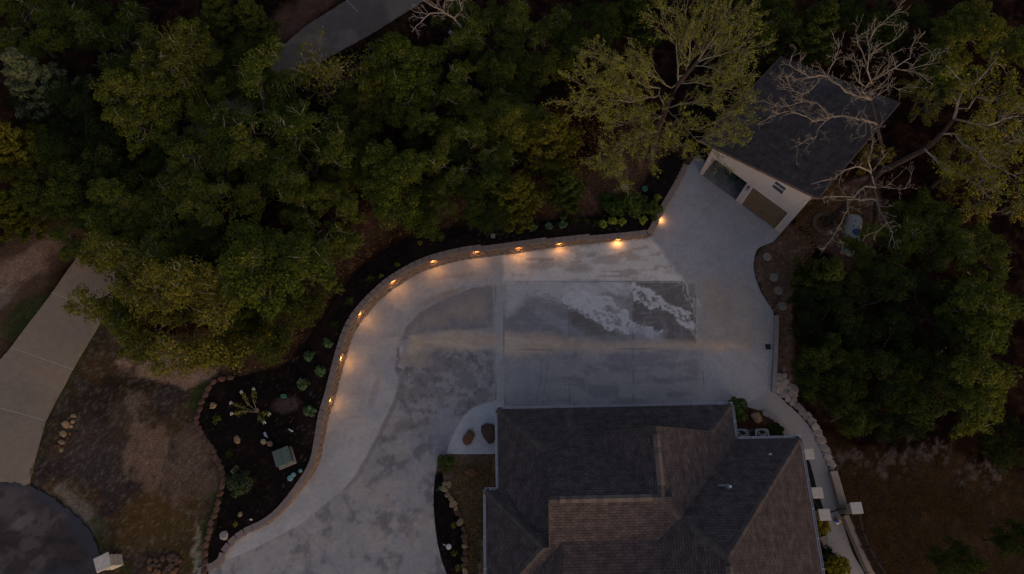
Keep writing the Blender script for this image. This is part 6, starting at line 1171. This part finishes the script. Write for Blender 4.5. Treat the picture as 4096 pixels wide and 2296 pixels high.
# ---- ground litter and gravel as loose mass
def litter(name, poly, n, size, cols, lab, seed, zf=None, thick=.25, cat='leaf litter'):
    g = np.random.default_rng(seed); W_ = np.array(poly); lo, hi = W_.min(0), W_.max(0); X = g.uniform(lo[0], hi[0], n * 3); Y = g.uniform(lo[1], hi[1], n * 3); _, _, _, ins = segd(X, Y, poly); X = X[ins][:n]; Y = Y[ins][:n]; n = len(X)
    Z = (zf(X, Y) if zf else ground_z(X, Y)) + .035 + g.random(n) * .02; pos = np.column_stack([X, Y, Z]); nr = np.column_stack([g.normal(size=n) * thick, g.normal(size=n) * thick, np.ones(n)]); nr /= np.linalg.norm(nr, axis=1)[:, None]; t = np.cross(nr, g.normal(size=(n, 3))); t /= np.linalg.norm(t, axis=1)[:, None]; b = np.cross(nr, t); s_ = (size * (.5 + g.random(n)))[:, None]
    V = np.stack([pos - t * s_, pos + b * s_ * .7, pos + t * s_, pos - b * s_ * .7], 1).reshape(-1, 3); V4 = V + np.tile(np.array([[0, 0, -.02]]), (len(V), 1))
    me = bpy.data.meshes.new(name); me.vertices.add(4 * n); me.vertices.foreach_set('co', V.ravel()); me.loops.add(4 * n); me.loops.foreach_set('vertex_index', np.arange(4 * n, dtype=np.int32)); me.polygons.add(n); me.polygons.foreach_set('loop_start', np.arange(0, 4 * n, 4, dtype=np.int32)); me.polygons.foreach_set('loop_total', np.full(n, 4, np.int32)); me.update(calc_edges=True)
    a = me.attributes.new('rnd', 'FLOAT', 'FACE'); a.data.foreach_set('value', g.random(n).astype(np.float32)); a = me.attributes.new('clump', 'FLOAT', 'FACE'); a.data.foreach_set('value', g.random(n).astype(np.float32))
    return tag(link(name, me, cols), lab, cat, None, 'stuff')
litter('fallen_leaves', [tuple(G(u, v)[:2]) for u, v in ((560, 1400), (900, 1500), (1150, 1450), (1240, 1300), (1400, 1090), (1570, 960), (1800, 880), (2150, 870), (2500, 790), (2640, 620), (2500, 350), (2000, 450), (1500, 800))], 9000, .05, leafmat('fallen_leaf', (.06, .03, .015), (.20, .11, .055)), 'brown fallen leaves scattered on the bank between wood and mulch', 1)
litter('lawn_litter', [tuple(G(u, v)[:2]) for u, v in ((300, 1480), (560, 1400), (880, 1520), (800, 1690), (880, 1900), (830, 2290), (400, 2290), (380, 2150), (180, 1960), (190, 1690))], 1200, .024, leafmat('dry_bit', (.04, .030, .022), (.17, .14, .10)), 'dry bits and pale pebbles strewn over the left lawn', 2)
litter('fallen_leaves', [tuple(P(u, v)[:2]) for u, v in ((3340, 1780), (3700, 1780), (3980, 1880), (4096, 2290), (3500, 2290), (3400, 2040), (3345, 1870))], 3500, .03, leafmat('fallen_leaf_dull', (.035, .020, .010), (.085, .055, .032)), 'dull brown leaves covering the right lawn', 3)
litter('gravel', [tuple(P(u, v)[:2]) for u, v in ((3125, 950), (3060, 990), (3030, 1060), (3050, 1150), (3105, 1250), (3115, 1400), (3160, 1500), (3170, 1130), (3290, 960), (3320, 800), (3250, 830))], 7000, .035, leafmat('red_gravel_bit', (.07, .04, .032), (.24, .165, .14)), 'reddish gravel between driveway and right wood', 4, thick=.6, cat='gravel')
litter('gravel', [tuple(P(u, v)[:2]) for u, v in ((1800, 1820), (1985, 1820), (1985, 1960), (1945, 1965), (1950, 2290), (1870, 2290), (1862, 2150), (1830, 2030), (1800, 1930), (1820, 1890))], 6000, .035, leafmat('brown_gravel_bit', (.06, .036, .022), (.22, .15, .10)), 'brown gravel and leaves in the bed against the house', 5, thick=.6, cat='gravel')
litter('bark_chips', [tuple(G(u, v)[:2]) for u, v in ((850, 1560), (1180, 1460), (1230, 1500), (1190, 1750), (1120, 1950), (900, 2180), (850, 2100), (890, 1900), (810, 1700))], 3000, .032, leafmat('bark_chip', (.006, .004, .004), (.028, .016, .014), (.15, .09, .06), .02), 'dark bark chips over the wide mulch bed', 6, zf=lambda x, y: hout(x, y) + .04, thick=.6, cat='bark chips')
